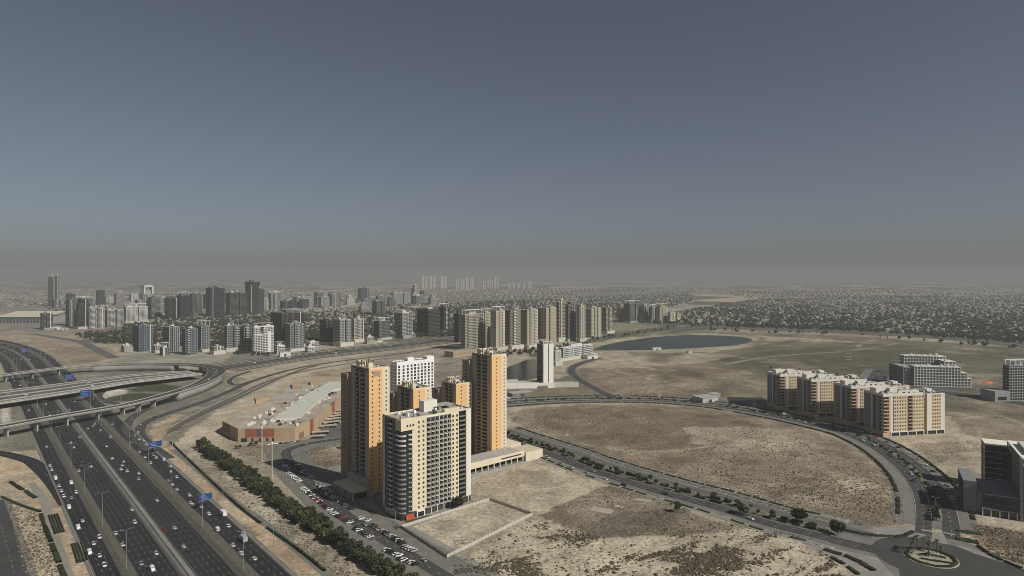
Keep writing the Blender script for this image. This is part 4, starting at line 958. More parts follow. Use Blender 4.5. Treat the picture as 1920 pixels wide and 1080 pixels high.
# beige row
ROW = [(864,906,590,657,.2,"wide beige block nearest the canal, left end of the beige row"),(903,922,585,652,.2,"narrow beige tower behind the wide block of the beige row"),(920,948,580,657,.42,"beige tower third from the left in the beige row"),
 (946,977,579,655,.42,"beige tower fourth from the left in the beige row"),(975,1010,579,652,.45,"beige tower fifth from the left in the beige row"),(1008,1045,575,650,.5,"beige tower with dark glass side, just left of the tallest"),
 (1044,1063,563,641,.25,"tallest slim beige tower of the beige row"),(1083,1098,572,641,.3,"slim beige tower right of the dark glass one"),(1096,1129,577,633,.45,"beige tower second from the right in the beige row"),(1127,1149,576,626,.5,"beige tower at the right end of the beige row")]
for i, (pl, pr, yt, yb, lf, lab) in enumerate(ROW):
    tower(lab, pl, pr, yt, yb, lf, "punch" if i % 3 else "grid", "beige" if i % 2 else "beige2", "m", BAY if i else ((0,1,0,1,0,1),), cat="tower", group="beige apartment row", fh=3.3, dmax=60, a=.84)
tower("dark glass tower with pointed roof frame in the beige row", 1061, 1085, 566, 640, .2, "grid", "mid", "d", ((0,1,0,1,0,.94),(.2,.8,.2,.8,.94,1.0)), a=.84)
b = tag(empty("podium", (*G(866, 668), 0), .84), "low tan podium wall at the foot of the beige row", "podium")
MB().box(-26, 36, -3, 22, 0, 11).build("block", wm("sand"), b); MB().box(-25, 35, -3.3, -3.02, 4, 9).build("wall_panel", mat("podium_tan", (.30,.235,.15)), b)
# far skyline
FAR = [(791,802,518),(806,817,518),(827,838,518),(855,862,523),(864,871,522),(874,881,519),(881,888,520),(906,912,527),(913,917,525),(919,924,524),(927,935,519),(952,958,529),(961,966,530),(970,976,531),(981,986,530),(991,998,528)]
for i, (pl, pr, yt) in enumerate(FAR):
    X, D = G(pl, 541); w = (pr-pl)*D/FPX; h = htop(yt, D)
    t = empty("far_tower", (X, D, 0), .2); tag(t, "pale distant tower in the far skyline, %s from its left" % ordinal(i+1), "tower", "distant skyline towers")
    MB().box(0, w*.42, 0, 26, 0, h).build("slab", wm("pale"), t); MB().box(w*.55, w, 3, 28, 0, h*.97).build("slab", wm("light"), t); MB().box(w*.42, w*.55, 6, 24, 0, h*.95).build("core", wm("mid"), t)
# long warehouse with pale roof
X, D = G(-6, 607); wh_ = empty("warehouse", (X, D, 0), .05); tag(wh_, "long low warehouse with a pale sloping roof at the far left", "warehouse")
L_ = 92*D/FPX
MB().box(0, L_, 0, 90, 0, 22).build("wall", wm("grey"), wh_)
b = MB(); b.quad((-4,-4,23), (L_+4,-4,23), (L_,95,36), (-4,95,36)); b.quad((-4,-4,21.5), (L_+4,-4,21.5), (L_+4,-4,23), (-4,-4,23)); b.build("roof", mat("pale_roof", (.55,.52,.42), .6, .1, .01), wh_)
for k in range(14): MB().box(8+k*L_/15, 8+k*L_/15+8, -.4, -.01, 2, 15).build("bay_panel", wm("dark"), wh_)
# white buildings
t, w_, d_, h_ = tower("plain white slab tower with one dark vertical slit by the canal", 1006, 1037, 647, 725, .42, "glass", "mid", "d", ((.06,.98,.05,1,0,1),), a=.35, units=2)
for x0, x1 in ((-.02, .46), (.54, 1.02)): MB().box(w_*x0, w_*x1, -.8, d_*.08, 0, h_+1.6).build("blank_wall", WHITE, t)
MB().box(w_*.46, w_*.54, -.3, 0, 0, h_).build("slit", DARKM, t)
pd = empty("podium", (*G(1000, 728), 0), .1); tag(pd, "long white podium wall with terrace at the foot of the white slab tower", "podium")
MB().box(-60, 30, 0, 3, 0, 7).build("wall", WHITE, pd); MB().box(-60, 10, 3.1, 34, 0, 5.4).build("terrace", wm("light"), pd); MB().box(30.1, 66, 4, 8, 0, 6).build("wall", wm("pale"), pd)
MB().box(34, 64, 8.1, 30, 0, 4).build("terrace", wm("grey"), pd); MB().box(-40, -20, 12, 24, 5.4, 9).build("canopy", wm("pale"), pd); MB().box(8, 20, -3, -.1, 0, 3.5).build("kiosk", wm("mid"), pd)
tower("long white mid-rise with ribbon windows by the canal road", 1049, 1110, 652, 677, .12, "grid", "white", "m", ((0,1,0,1,0,1),), a=.84, cat="building", name="office_building", units=8)
tower("small grey white block beside the slab tower", 1037, 1052, 657, 686, .3, "punch", "light", "m", ((0,1,0,1,0,1),), a=.84, cat="building", name="office_building")
X, D, w3, d3 = 0, 0, 0, 0
D3 = 800.0; yb3 = YH+FPX*CAMH/D3; X, D, w3, d3 = solve(736, 744, 814, yb3, .72); h3 = htop(681, D)
w3t = empty("office_building", (X, D, 0), .72); tag(w3t, "white office block with irregular dark windows behind the orange towers", "building")
OW = mat("bright_white_render", (.74,.74,.74), .8, .04, .1)
d3 = max(d3, 16); MB().box(1, w3-1, 1, d3-1, 0, h3-.4).build("core", OW, w3t)
fh3 = 4.1; n3 = int((h3-3)/fh3); ww3 = random.Random(4)
facade(w3t, 'front', w3, d3, [(0, w3*.12, 'W', OW, 1), (w3*.12, w3*.34, 'W', OW, 2), (w3*.34, w3*.8, 'W', OW, 5), (w3*.8, w3, 'W', OW, 2)], h3-3-n3*fh3, fh3, n3, 1.0, 3.0, 3.0, .6, top=h3)
facade(w3t, 'left', w3, d3, [(1.002, d3-1.002, 'W', OW, 4)], h3-3-n3*fh3, fh3, n3, 1.0, 2.0, 2.2, .8, objects=False, top=h3)
MB().box(.001, w3-.001, .002, .99, 0, h3-3-n3*fh3).build("wall", OW, w3t)
roofscape(w3t, .1, w3-.1, .1, d3-.1, h3-.02, OW, 5, 6); MB().box(w3*.8, w3-.2, .05, d3*.6, h3, h3+4.5).build("roof_block", OW, w3t)

# ------------------------------------------------------------------ dark glass office at the right edge
X, D = G(1825, 963); e1 = empty("glass_office", (X, D, 0), math.radians(-29)); tag(e1, "dark glass office complex with white flat roof at the right edge", "building")
EG = mat("office_glass", (.022,.03,.038), .1, .15, .05, spec=.6); EW = mat("office_grey", (.19,.197,.2), .7, .08, .1); ER = mat("office_roof", (.72,.71,.62), .7, .08, .1)
def glassbox(x0, x1, y0, y1, z0, z1, fh=4.0, slab=.25, roofm=EW):
    MB().box(x0, x1, y0, y1, z0, z1).build("glazing", EG, e1)
    n = int((z1-z0)/fh)
    for k in range(1, n+1): MB().box(x0-.15, x1+.15, y0-.15, y1+.15, z0+k*fh-slab, z0+k*fh, 0, True).build("floor_band", EW, e1)
    n = int((x1-x0)/5)
    for k in range(n+1): xx = x0+(x1-x0)*k/max(n, 1); MB().box(xx-.1, xx+.1, y0-.22, y0-.01, z0, z1).build("mullion", DARKM, e1)
    n = int((y1-y0)/5)
    for k in range(n+1): yy = y0+(y1-y0)*k/max(n, 1); MB().box(x0-.22, x0-.01, yy-.1, yy+.1, z0, z1).build("mullion", DARKM, e1)
    MB().box(x0-.3, x1+.3, y0-.3, y1+.3, z1, z1+1.0).build("roof", roofm, e1)
glassbox(6, 25, 0, 36, 4.5, 13.6); glassbox(26, 72, -1.5, 50, 0, 40, roofm=ER); glassbox(15, 34, 66, 82, 0, 33, roofm=ER)
MB().box(24.6, 26.2, -2.2, 1.5, 0, 40.5).build("corner_wall", EW, e1); MB().box(25.2, 25.9, 1.5, 30, 14.8, 40).build("side_wall", mat("office_dark", (.09,.095,.1), .6, .1), e1); MB().box(5, 25, .3, 36, 0, 4.4).build("ground_floor", EG, e1)
for k in range(5): MB().box(4.6+k*4.6, 5.3+k*4.6, -1.2, -.4, 0, 4.5).build("column", KW, e1)
MB().box(4.4, 25, -1.4, -.2, 4.5, 5.3, 0, True).build("canopy", EW, e1)
for y0, y1 in ((2, 5), (30, 34)): MB().box(-5, 2, y0, y1, 0, 19).build("portal_leg", EW, e1)
MB().box(-5.2, 2.2, 2, 34, 19, 21.2, 0, True).build("portal_beam", EW, e1); MB().box(-3, 2, 5, 30, 0, 18.9).build("portal_glass", EG, e1); MB().box(2.2, 5.9, 2, 36, 0, 14).build("grey_wall", EW, e1)
MB().box(30, 60, 8, 40, 41, 43.5).build("roof_plant", wm("pale"), e1); MB().box(26, 72, -1.7, 50.2, 35.5, 37.8, 0, True).build("eaves_band", KW, e1)
# ------------------------------------------------------------------ building at the right edge behind the road
t, w_, d_, h_ = tower("grey gridded hotel block cut by the right edge, across the road", 1889, 1935, 685, 752, .08, "grid", "grey", "d", ((0,1,0,1,0,1),), a=.12, cat="building", name="hotel_block", units=6)
MB().box(-22, -.8, -2, 20, 0, 13).build("annex", wm("grey"), t); MB().box(-18, -6, -2.3, -2.02, 2, 6).build("annex_glass", GLASS, t)
# ------------------------------------------------------------------ white terraced block under construction
X, D = G(1714, 729); u1 = empty("terraced_block", (X, D, 0), -.20); u1.scale = (.92, .92, 1.12); tag(u1, "pale unfinished terraced block with stepped wings beyond the tan row", "building")
us = D/FPX
wm("pale")
def frame(x0, x1, y0, y1, z0, z1, bay=4.2, fh=3.5, m="white"):
    MB().box(x0+1.2, x1-1.2, y0+1.4, y1-1.2, z0, z1-.6).build("core", wm("grey"), u1)
    n = max(1, int(round((z1-z0)/fh))); f = (z1-z0)/n; b = MB()
    for k in range(n+1): MB().box(x0, x1, y0, y1, z0+k*f-.35, z0+k*f+.25, 0, True).build("floor_slab", wm(m), u1)
    nb = max(1, int((x1-x0)/bay))
    for k in range(nb+1):
        xx = x0+(x1-x0-.8)*k/nb; b.box(xx, xx+.8, y0+.1, y0+1, z0, z1); b.box(xx, xx+.8, y1-1, y1-.1, z0, z1)
    nb = max(1, int((y1-y0)/bay))
    for k in range(1, nb): yy = y0+(y1-y0)*k/nb; b.box(x0+.1, x0+.9, yy, yy+.8, z0, z1); b.box(x1-.9, x1-.1, yy, yy+.8, z0, z1)
    tag(b.build("column_grid", wm(m), u1), kind="stuff")
    for k in range(int((x1-x0)/9)): MB().box(x0+2+k*9, x0+2+k*9+3, y0+4, y0+7, z1+.25, z1+R.uniform(1.5, 4)).build("roof_unit", wm("white"), u1)
frame(0, 64, 0, 16, 4, 28); frame(-14, 0, 4, 60, 4, 26, m="grey"); frame(2, 62, 44, 62, 4, 37); frame(64, 74, 2, 40, 4, 21); frame(74, 80, 4, 36, 4, 14); frame(50, 66, 20, 44, 4, 33)
MB().box(-14, 82, -4, 62, 0, 3.9).build("podium", wm("mid"), u1)
# ------------------------------------------------------------------ mall
MR = mat("mall_tan", (.38,.285,.185), .85, .1, .1, streak=1); MRED = mat("mall_red", (.27,.10,.065), .85, .08, .1); MROOF = mat("mall_roof", (.35,.30,.235), .9, .3, .06); MSTRIP = mat("mall_skylight", (.50,.51,.45), .6, .06, .1)
fp = [G(446,829), G(553,827), G(580,815), G(650,757), G(690,726), G(640,722), G(560,724), G(417,813)]
ml = empty("shopping_mall", (*fp[0], 0)); tag(ml, "low tan and dark red shopping mall with a pale skylight strip along its roof", "mall")
lp = [(x-fp[0][0], y-fp[0][1]) for x, y in fp]; MH = 11.5
MB().prism(lp, 0, MH, 0, 1).build("building_shell", [MR, MROOF], ml)
b = MB()
for (xa, ya), (xb, yb_) in zip(lp, lp[1:]+lp[:1]):
    L_ = math.hypot(xb-xa, yb_-ya); nx, ny = -(yb_-ya)/L_*.7, (xb-xa)/L_*.7; b.prism([(xa, ya), (xb, yb_), (xb+nx, yb_+ny), (xa+nx, ya+ny)], MH, MH+1.3)
b.build("parapet", MR, ml)
def on_edge(i, f0, f1, z0, z1, out, m, nm):
    (xa, ya), (xb, yb_) = lp[i], lp[(i+1) % len(lp)]; L_ = math.hypot(xb-xa, yb_-ya); nx, ny = (yb_-ya)/L_*out, -(xb-xa)/L_*out
    p = lambda f: (xa+(xb-xa)*f, ya+(yb_-ya)*f); a, c = p(f0), p(f1)
    MB().prism([a, (a[0]+nx, a[1]+ny), (c[0]+nx, c[1]+ny), c], z0, z1).build(nm, m, ml)
on_edge(0, .14, .64, 4.6, MH+1, .4, MRED, "red_panel"); on_edge(0, .15, .63, .2, 4.4, .25, mat("mall_pink", (.38,.25,.19)), "lower_panel"); on_edge(0, .34, .42, 6.2, MH-.2, .6, mat("mall_sign", (.07,.09,.15)), "sign_panel")
for f in (.06, .24, .37, .5, .6): on_edge(0, f, f+(.1 if f < .1 else .035), .3, 3.6, .45, GLASS, "door")
MBR = mat("mall_brown", (.2,.135,.09)); on_edge(7, .03, .2, 3, MH, .4, MBR, "brown_panel"); on_edge(7, .24, .5, 3, MH, .4, MBR, "brown_panel"); on_edge(1, .3, .6, 0, 6, .6, MBR, "brown_panel"); on_edge(2, .02, .06, 0, 14, 1.5, MRED, "red_pylon"); on_edge(2, .55, .6, 0, 15, 1.5, MRED, "red_pylon")
for k in range(9): on_edge(2, .12+.1*k, .19+.1*k, 0, 6.5, .8, MR, "shop_bay")
def mpoly(nm, px, z0, z1, m): MB().prism([(G(x, y, MH)[0]-fp[0][0], G(x, y, MH)[1]-fp[0][1]) for x, y in px], z0, z1).build(nm, m, ml)
mpoly("skylight_strip", [(511,791),(563,786),(572,776),(590,760),(625,734),(645,730),(645,719),(618,719),(575,742)], MH, MH+2.4, MSTRIP)
for px in ([(515,742),(560,741),(565,747),(505,749)], [(540,727),(590,727),(575,735),(530,736)], [(443,778),(470,777),(470,781),(440,783)]): mpoly("roof_section", px, MH, MH+1.0, GREYW)
for px in ([(548,722),(566,722),(566,731),(548,731)], [(476,750),(500,745),(505,750),(480,757)], [(582,717),(600,717),(602,721),(582,722)]): mpoly("roof_block", px, MH, MH+4, MR)
r = random.Random(11)
for k in range(150):
    f = r.random(); g = r.uniform(.04, .92); x = (446+(553-446)*f)*(1-g)+(590+60*f)*g; y = 803+(721-803)*g+r.uniform(-3, 3)
    X, Y = G(x, y, MH); s = r.uniform(1, 3); MB().box(X-fp[0][0], X-fp[0][0]+s, Y-fp[0][1], Y-fp[0][1]+s*1.4, MH, MH+r.uniform(1.2, 2.6)).build("roof_unit", r.choice([METAL, WHITE, WHITE, GREYW, DARKM]), ml)
# car park with shade canopies right of the mall
par = [G(582,822), G(660,818), G(720,760), G(690,735), G(655,757)]
tag(MB().poly([(*p, .06) for p in par]).build("car_park", ASPH3), kind="structure")
CANV = mat("shade_canvas", (.42,.38,.29), .8, .1)
for i, (xa, ya, xb, yb_) in enumerate(((585,811,617,809),(602,799,632,797),(607,793,640,789),(612,786.5,646,783),(618,781,650,777),(624,776,654,772),(630,770,656,766.5),(584,818,610,817))):
    a = G(xa, ya, 3); c = G(xb, yb_, 3); ang = math.atan2(c[1]-a[1], c[0]-a[0]); L_ = math.hypot(c[0]-a[0], c[1]-a[1])
    o = empty("shade_canopy", (*a, 0), ang); tag(o, "pale canvas parking canopy beside the mall, %s from the street" % ordinal(8 if i == 7 else i+1) if False else "pale canvas parking canopy beside the mall, counted %s from the front" % ordinal([2,3,4,5,6,7,8,1][i]), "canopy", "mall car park canopies")
    MB().box(0, L_, 0, 5.5, 2.8, 3.05, 0, True).build("canvas", CANV, o)
    for k in range(4): MB().box(L_*k/3.2, L_*k/3.2+.2, 2.6, 2.8, 0, 2.8).build("post", METAL, o)

# ------------------------------------------------------------------ villas
VW = [mat("villa_"+n, c, .85, .08) for n, c in (("cream", (.36,.31,.22)), ("sand", (.28,.23,.165)), ("white", (.50,.475,.41)))]
VR = [mat("villa_roof_"+n, c, .9, .1) for n, c in (("tan", (.25,.19,.13)), ("grey", (.21,.195,.17)), ("brown", (.15,.11,.08)))]
def villa_parts(k):
    b = MB(); b.box(-7, 7, -6, 6, 0, 7); b.box(7, 12, -4, 4, 0, 4); b.box(-4, 1, -8, -6, 0, 4.2)
    for x in (-5, -1, 3): b.box(x, x+1.6, -6.12, -6.0, 4.4, 6, 1); b.box(x, x+1.6, 6.0, 6.12, 4.4, 6, 1)
    for y in (-4, 1): b.box(-7.12, -7, y, y+1.6, 4.4, 6, 1)
    r = MB()
    def hip(x0, x1, y0, y1, z, hh):
        m = min(x1-x0, y1-y0)/2; my = (y0+y1)/2
        a, c = (x0+m, my, z+hh), (x1-m, my, z+hh)
        r.quad((x0,y0,z), (x1,y0,z), c, a); r.quad((x1,y1,z), (x0,y1,z), a, c); r.poly([(x1,y0,z), (x1,y1,z), c]); r.poly([(x0,y1,z), (x0,y0,z), a])
    hip(-7.6, 7.6, -6.6, 6.6, 7, 2.6); hip(6.9, 12.5, -4.5, 4.5, 4, 1.6)
    return b.mesh("wall", [VW[k], GLASS]), r.mesh("roof", VR[k])
VP = [villa_parts(k) for k in range(3)]
r = random.Random(21); placed = []
BLD_XY = [(o.location.x, o.location.y) for o in bpy.data.objects if o.type == 'EMPTY' and "category" in o]
def free(x, y, d): return all((x-a)**2+(y-b)**2 > d*d for a, b in BLD_XY)
ewp = np.array([G(*p) for p in EWup])
cand = []
for i in range(60):
    for j in range(60):
        u_ = i*27+r.uniform(-4, 4); v_ = j*31+r.uniform(-4, 4); x0, y0 = G(600, 640)
        x = x0+(u_-700)*.66-(v_-150)*.75; y = y0+(u_-700)*.75+(v_-150)*.66; x, y = x, y
        if y < 100: continue
        px, py = P(x, y)
        if 235 < px < 905 and 578 < py < 645 and py < 655-max(0, px-420)*.035 and free(x, y, 30) and seg_dist(np.array([x]), np.array([y]), [tuple(q) for q in ewp])[0] > 35 and r.random() < .55: cand.append((py, px, x, y))
cand.sort(reverse=True); near_v = cand[:230]; rest_v = cand[230:]
near_v.sort(key=lambda c: c[1])
for i, (py, px, x, y) in enumerate(near_v):
    k = r.randrange(3); v = empty("villa", (x, y, 0), .72+r.choice([0, 1.57, 3.14])); tag(v, "small tiled villa among trees beyond the front tower row, %s from the left" % ordinal(i+1), "villa", "villas behind the front tower row")
    obj("wall", VP[k][0], v); obj("roof", VP[k][1], v)
# the far villas nobody can pick apart: one mass of small houses
FV = []; FF = []; FM = []
def small_house(x, y, w, d, h, a, m):
    c, s_ = math.cos(a), math.sin(a); i = len(FV)
    for dz in (0, h):
        for dx, dy in ((-w,-d), (w,-d), (w,d), (-w,d)): FV.append((x+dx*c-dy*s_, y+dx*s_+dy*c, dz))
    FF.extend([(i+4,i+5,i+6,i+7),(i,i+1,i+5,i+4),(i+1,i+2,i+6,i+5),(i+2,i+3,i+7,i+6),(i+3,i,i+4,i+7)]); FM.extend([m+3]+[m]*4)
for py, px, x, y in rest_v: small_house(x, y, 7, 6, 8, .72, r.randrange(3))
for poly, step, sz, th in (([(1195,606),(1290,585),(1420,566),(1920,553),(1925,640),(1600,618),(1300,608)], (23, 40), 7.2, .30), ([(700,575),(1300,550),(1300,566),(1160,600),(900,572)], (26, 44), 7.5, .36), ([(640,546),(1320,537),(1320,552),(640,566)], (48, 80), 10, .45), ([(0,546),(300,543),(620,546),(620,585),(240,600),(120,580),(0,575)], (34, 60), 9, .45), ([(1330,545),(1920,537),(1920,554),(1420,562)], (60, 90), 12, .45)):
    wp = [G(*p) for p in poly]; xs = [p[0] for p in wp]; ys = [p[1] for p in wp]
    ux, uy = np.meshgrid(np.arange(0, 1.6*(max(xs)-min(xs)), step[0]), np.arange(0, 1.6*(max(ys)-min(ys)), step[1])); ux = ux.ravel(); uy = uy.ravel(); cx, cy = (min(xs)+max(xs))/2, (min(ys)+max(ys))/2
    ux = ux-ux.max()/2; uy = uy-uy.max()/2; uy = uy+40*np.sin(ux/260.)+25*np.sin(ux/95.); X = cx+ux*.88-uy*.47; Y = cy+ux*.47+uy*.88
    rs = np.random.RandomState(5); k = pip(X, Y, wp) & (fbm(X/230., Y/230., 3) > th) & (rs.rand(len(X)) < .8); X, Y = X[k], Y[k]
    if len(X) > 2600: q = rs.permutation(len(X))[:2600]; X, Y = X[q], Y[q]
    for x, y in zip(X, Y):
        if free(x, y, 40): small_house(x+r.uniform(-3,3), y+r.uniform(-3,3), sz*r.uniform(.7, 1.15), sz*r.uniform(.55, .95), r.uniform(5, 8.5), .49+r.uniform(-.1,.1), r.randrange(3))
for k in range(7):     # bright curved terraces far right
    for j in range(26):
        px = 1482+j*(3.2 if k < 4 else 3.0)+k*9; py = 563+k*2.9+j*.28+(.012*(j-8)**2 if k < 4 else .16*j)
        if px < 1662 and py < 591: x, y = G(px, py); small_house(x, y, 5.5, 6, 8, .3, 2)
FH = [mat("far_house_"+n_, c_, .9, .1) for n_, c_ in (("a", (.2,.188,.155)), ("b", (.15,.14,.115)), ("c", (.27,.26,.23)), ("d", (.17,.15,.12)), ("e", (.13,.12,.1)), ("f", (.19,.175,.15)))]
tag(obj("far_houses", big_mesh("far_houses", FV, FF, FH, FM)), kind="stuff")
# ------------------------------------------------------------------ vegetation
def rot_rand(rr):
    return Matrix.Rotation(rr.uniform(0, 6.28), 3, 'Z') @ Matrix.Rotation(rr.uniform(0, 3.14), 3, 'X')
OCT_V = [(1,0,0),(-1,0,0),(0,1,0),(0,-1,0),(0,0,1),(0,0,-1)]; OCT_F = [(0,2,4),(2,1,4),(1,3,4),(3,0,4),(2,0,5),(1,2,5),(3,1,5),(0,3,5)]
def crown_mesh(name, seed, rx, rz, n, leaf, m):
    rr = random.Random(seed); V = []; Fc = []
    lobes = [(Vector((rr.uniform(-.5,.5)*rx, rr.uniform(-.5,.5)*rx, rr.uniform(-.3,.5)*rz)), rr.uniform(.45,.7)) for _ in range(6)]
    for k in range(n):
        c, s = rr.choice(lobes); d = Vector((rr.gauss(0,1), rr.gauss(0,1), rr.gauss(0,1))).normalized()*rr.uniform(.55, 1.05)
        p = c + Vector((d.x*rx*s, d.y*rx*s, d.z*rz*s)); M = rot_rand(rr); sz = leaf*rr.uniform(.5, 1.3); i = len(V)
        if k % 3:
            for a in ((-1,-.6,0),(1,-.6,.2),(.8,.7,-.2),(-.7,.6,.1)): V.append(tuple(p+M@(Vector(a)*sz)))
            Fc += [(i,i+1,i+2),(i,i+2,i+3)]
        else:
            for a in OCT_V: V.append(tuple(p+M@(Vector(a)*sz*rr.uniform(.5,1.0))))
            Fc += [(i+a,i+b,i+c_) for a,b,c_ in OCT_F]
    return big_mesh(name, V, Fc, m)
def trunk_mesh(h, r0, limbs=3, seed=1):
    rr = random.Random(seed); b = MB().beam((0,0,0), (0,0,h), r0, n=6, w2=r0*.6)
    for k in range(limbs):
        a = rr.uniform(0, 6.28); b.beam((0,0,h*.7), (math.cos(a)*h*.35, math.sin(a)*h*.35, h*1.35), r0*.5, n=5, w2=r0*.2)
    return b.mesh("trunk", BARK)
TREES = []
for k in range(5):
    TREES.append((trunk_mesh(2.2, .22, 3, k), crown_mesh("crown", 40+k, 3.2, 2.6, 330, .55, LEAFM if k % 2 else LEAFB), 3.6))
MTREES = [(trunk_mesh(2.0, .15, 3, 20+k), crown_mesh("crown", 60+k, 2.3, 1.7, 190, .45, LEAFB if k else LEAFM), 3.0) for k in range(3)]
rv = random.Random(33)
def tree(x, y, s, label, group, protos=TREES, name="tree"):
    tm, cm, ch = rv.choice(protos); t = empty(name, (x, y, 0), rv.uniform(0, 6.28)); tag(t, label, "tree", group)
    t.scale = (s*rv.uniform(.9,1.1), s*rv.uniform(.9,1.1), s*rv.uniform(.85,1.15)); obj("trunk", tm, t); obj("crown", cm, t, (0, 0, ch)); return t
# dense belt beside the highway
z6 = lambda p: (300+p[0]/3.177, 740+p[1]/3.177)
LO = [z6(p) for p in ((238,325),(330,400),(430,480),(530,560),(690,680),(850,790),(1030,900),(1240,1050),(1400,1160))]
UP = [z6(p) for p in ((262,282),(440,372),(520,410),(610,460),(720,550),(800,620),(930,690),(1060,765),(1130,860),(1240,920),(1430,1010),(1600,1110))]
lo = resample(gpath(LO), 5.2); up = resample(gpath(UP), 5.2)
belt = []
for i in range(len(lo)):
    j = min(len(up)-1, int(round(i*(len(up)-1)/(len(lo)-1)))); Wd = np.hypot(*(up[j]-lo[i])); n = 3
    for k in range(n):
        f = .04+.6*(k+.5)/n; q_ = lo[i]*(1-f)+up[j]*f; belt.append((q_[0]+rv.uniform(-1.3,1.3), q_[1]+rv.uniform(-1.3,1.3)-1.5))
belt = [b_ for b_ in belt if P(*b_)[1] < 1120]
for i, (x, y) in enumerate(sorted(belt, key=lambda q_: -q_[1])[:250]):
    tree(x, y, rv.uniform(.75, 1.3), "dark tree in the belt beside the highway, %s from the mall end" % ordinal(i+1), "trees of the dense belt")
# medians
pa = resample(rdA[:-14], 1); na, ta = normals(pa); cnt = 0; s = 4.0
while s < len(pa)-2:
    q_ = pa[int(s)]+na[int(s)]*rv.uniform(8, 15.5); cnt += 1
    tree(q_[0], q_[1], rv.uniform(.55, 1.1), "median tree of the straight avenue, %s from the orange towers" % ordinal(cnt), "trees on the straight avenue median", MTREES); s += rv.uniform(6.5, 12)
for px, py, s in ((1498,982,1.7),(1572,1003,1.5),(1392,965,1.2)):
    x, y = G(px, py); cnt += 1; tree(x, y, s, "broad median tree near the roundabout end, %s from the orange towers" % ordinal(cnt), "trees on the straight avenue median")
pb = resample(rdB[:-12], 1); nb_, tb = normals(pb); cnt = 0; s = 6.0
while s < len(pb)-2:
    q_ = pb[int(s)]+nb_[int(s)]*rv.uniform(-1.2, 1.2); cnt += 1; near = s > len(pb)-75
    tree(q_[0], q_[1], rv.uniform(.9, 1.25) if near else rv.uniform(.5, .8), "median tree of the curved avenue, %s from its far end" % ordinal(cnt), "trees on the curved avenue median", MTREES); s += rv.uniform(4, 6.5) if near else rv.uniform(10, 16)
x, y = G(860, 953); tree(x, y, 1.45, "single round tree at the foot of the cream front building", None)
x, y = G(1273, 962); tree(x, y, 1.1, "bushy tree by the near pavement of the straight avenue", None)
for i, (px, py) in enumerate(((470,837),(480,836),(443,842),(450,841))):
    x, y = G(px, py); tree(x, y, 1.0 if i < 2 else .7, "small tree before the mall front, %s from the right" % ordinal([2,1,4,3][i]), "trees before the mall", MTREES)
# hedges
def hedge_mesh(seed):
    rr = random.Random(seed); V = []; Fc = []; nx, ny = 12, 3
    for i in range(nx+1):
        for j in range(ny+3):
            x = (i/nx-.5)+rr.uniform(-.02,.02)
            y, z = ((-.5,0), (-.5,.8), (-.2,1), (.2,1), (.5,.8), (.5,0))[j]
            V.append((x, y+rr.uniform(-.08,.08), max(0, z+(rr.uniform(-.18,.18) if z else 0))))
    k = ny+3
    for i in range(nx):
        for j in range(k-1): a = i*k+j; Fc.append((a, a+k, a+k+1, a+1))
    for i in (0, nx): Fc += [(i*k, i*k+1, i*k+2, i*k+3), (i*k, i*k+3, i*k+4, i*k+5)]
    for q in range(60):
        i0 = len(V); c = Vector((rr.uniform(-.5,.5), rr.uniform(-.45,.45), rr.uniform(.75,1.15))); M = rot_rand(rr)
        for a in ((-1,-1,0),(1,-1,0),(1,1,0),(-1,1,0)): w_ = M@(Vector(a)*.12); V.append((c.x+w_.x*.12, c.y+w_.y, c.z+w_.z))
        Fc.append((i0,i0+1,i0+2,i0+3))
    return big_mesh("hedge", V, Fc, HEDGE)
HM = [hedge_mesh(k) for k in range(4)]
def hedge(x, y, ang, L_, w, h, label, group):
    o = obj("hedge", rv.choice(HM), None, (x, y, .1), ang); o.scale = (L_, w, h); return tag(o, label, "hedge", group)
def hedge_row(path, off, L_, gap, w, h, text, group, s0=0, s1=None, skip=.06, jit=False):
    L0 = L_
    p = resample(offset(path, off), 1.0); n_, t_ = normals(p); s = s0; c = 0; s1 = len(p) if s1 is None else s1
    while s+L_ < s1:
        if rv.random() > skip:
            if jit: L_ = L0*rv.uniform(.45, 1.5)
            if s+L_ >= s1: break
            m = p[int(s+L_/2)]+(n_[int(s)]*rv.uniform(-1.4, 1.4) if jit else 0); e = p[int(s+L_)]-p[int(s)]; c += 1
            hedge(m[0], m[1], math.atan2(e[1], e[0]), L_, w*(rv.uniform(.5,1.3) if jit else 1), h*(rv.uniform(.5,1.5) if jit else 1), text % ordinal(c), group)
        s += L_+gap
    return c
hedge_row(rdA[:-14], 37.5, 10, 2.2, 1.9, .8, "clipped hedge between oval field and straight avenue, %s from the towers", "hedges on the oval field side of the straight avenue")
hedge_row(rdA[:-14], -13.2, 9, 3.5, 1.6, .7, "clipped hedge on the near pavement of the straight avenue, %s from the towers", "hedges on the near side of the straight avenue", 60, None, .25)
hedge_row(rdB[:-14], -21.5, 10.5, 2.0, 2.2, .9, "clipped hedge between oval field and curved avenue, %s from its far end", "hedges inside the curved avenue")
hedge_row(rdB[:-18], 20.5, 10, 2.4, 2.2, .9, "clipped hedge on the outer side of the curved avenue, %s from its far end", "hedges outside the curved avenue")
hedge_row(np.array(gpath([(319,829),(375,883),(457,958),(545,1021),(610,1072)])), 0, 9, 1, 1.5, 1.1, "dark hedge along the tan path right of the highway, %s from the far end", "hedges right of the highway")
hedge_row(np.array(gpath([(455,985),(500,1015),(555,1050),(600,1085)])), 26, 7, 9, 2.2, .8, "low shrub strip on the rocky verge, %s from the far end", "shrub strips on the rocky verge")
hedge_row(np.array(gpath([(1835,1025),(1860,1042),(1900,1060),(1960,1085)])), 0, 9, 1.2, 2.0, .9, "hedge beside the exit road right of the roundabout, %s from the splitter", "hedges right of the roundabout")
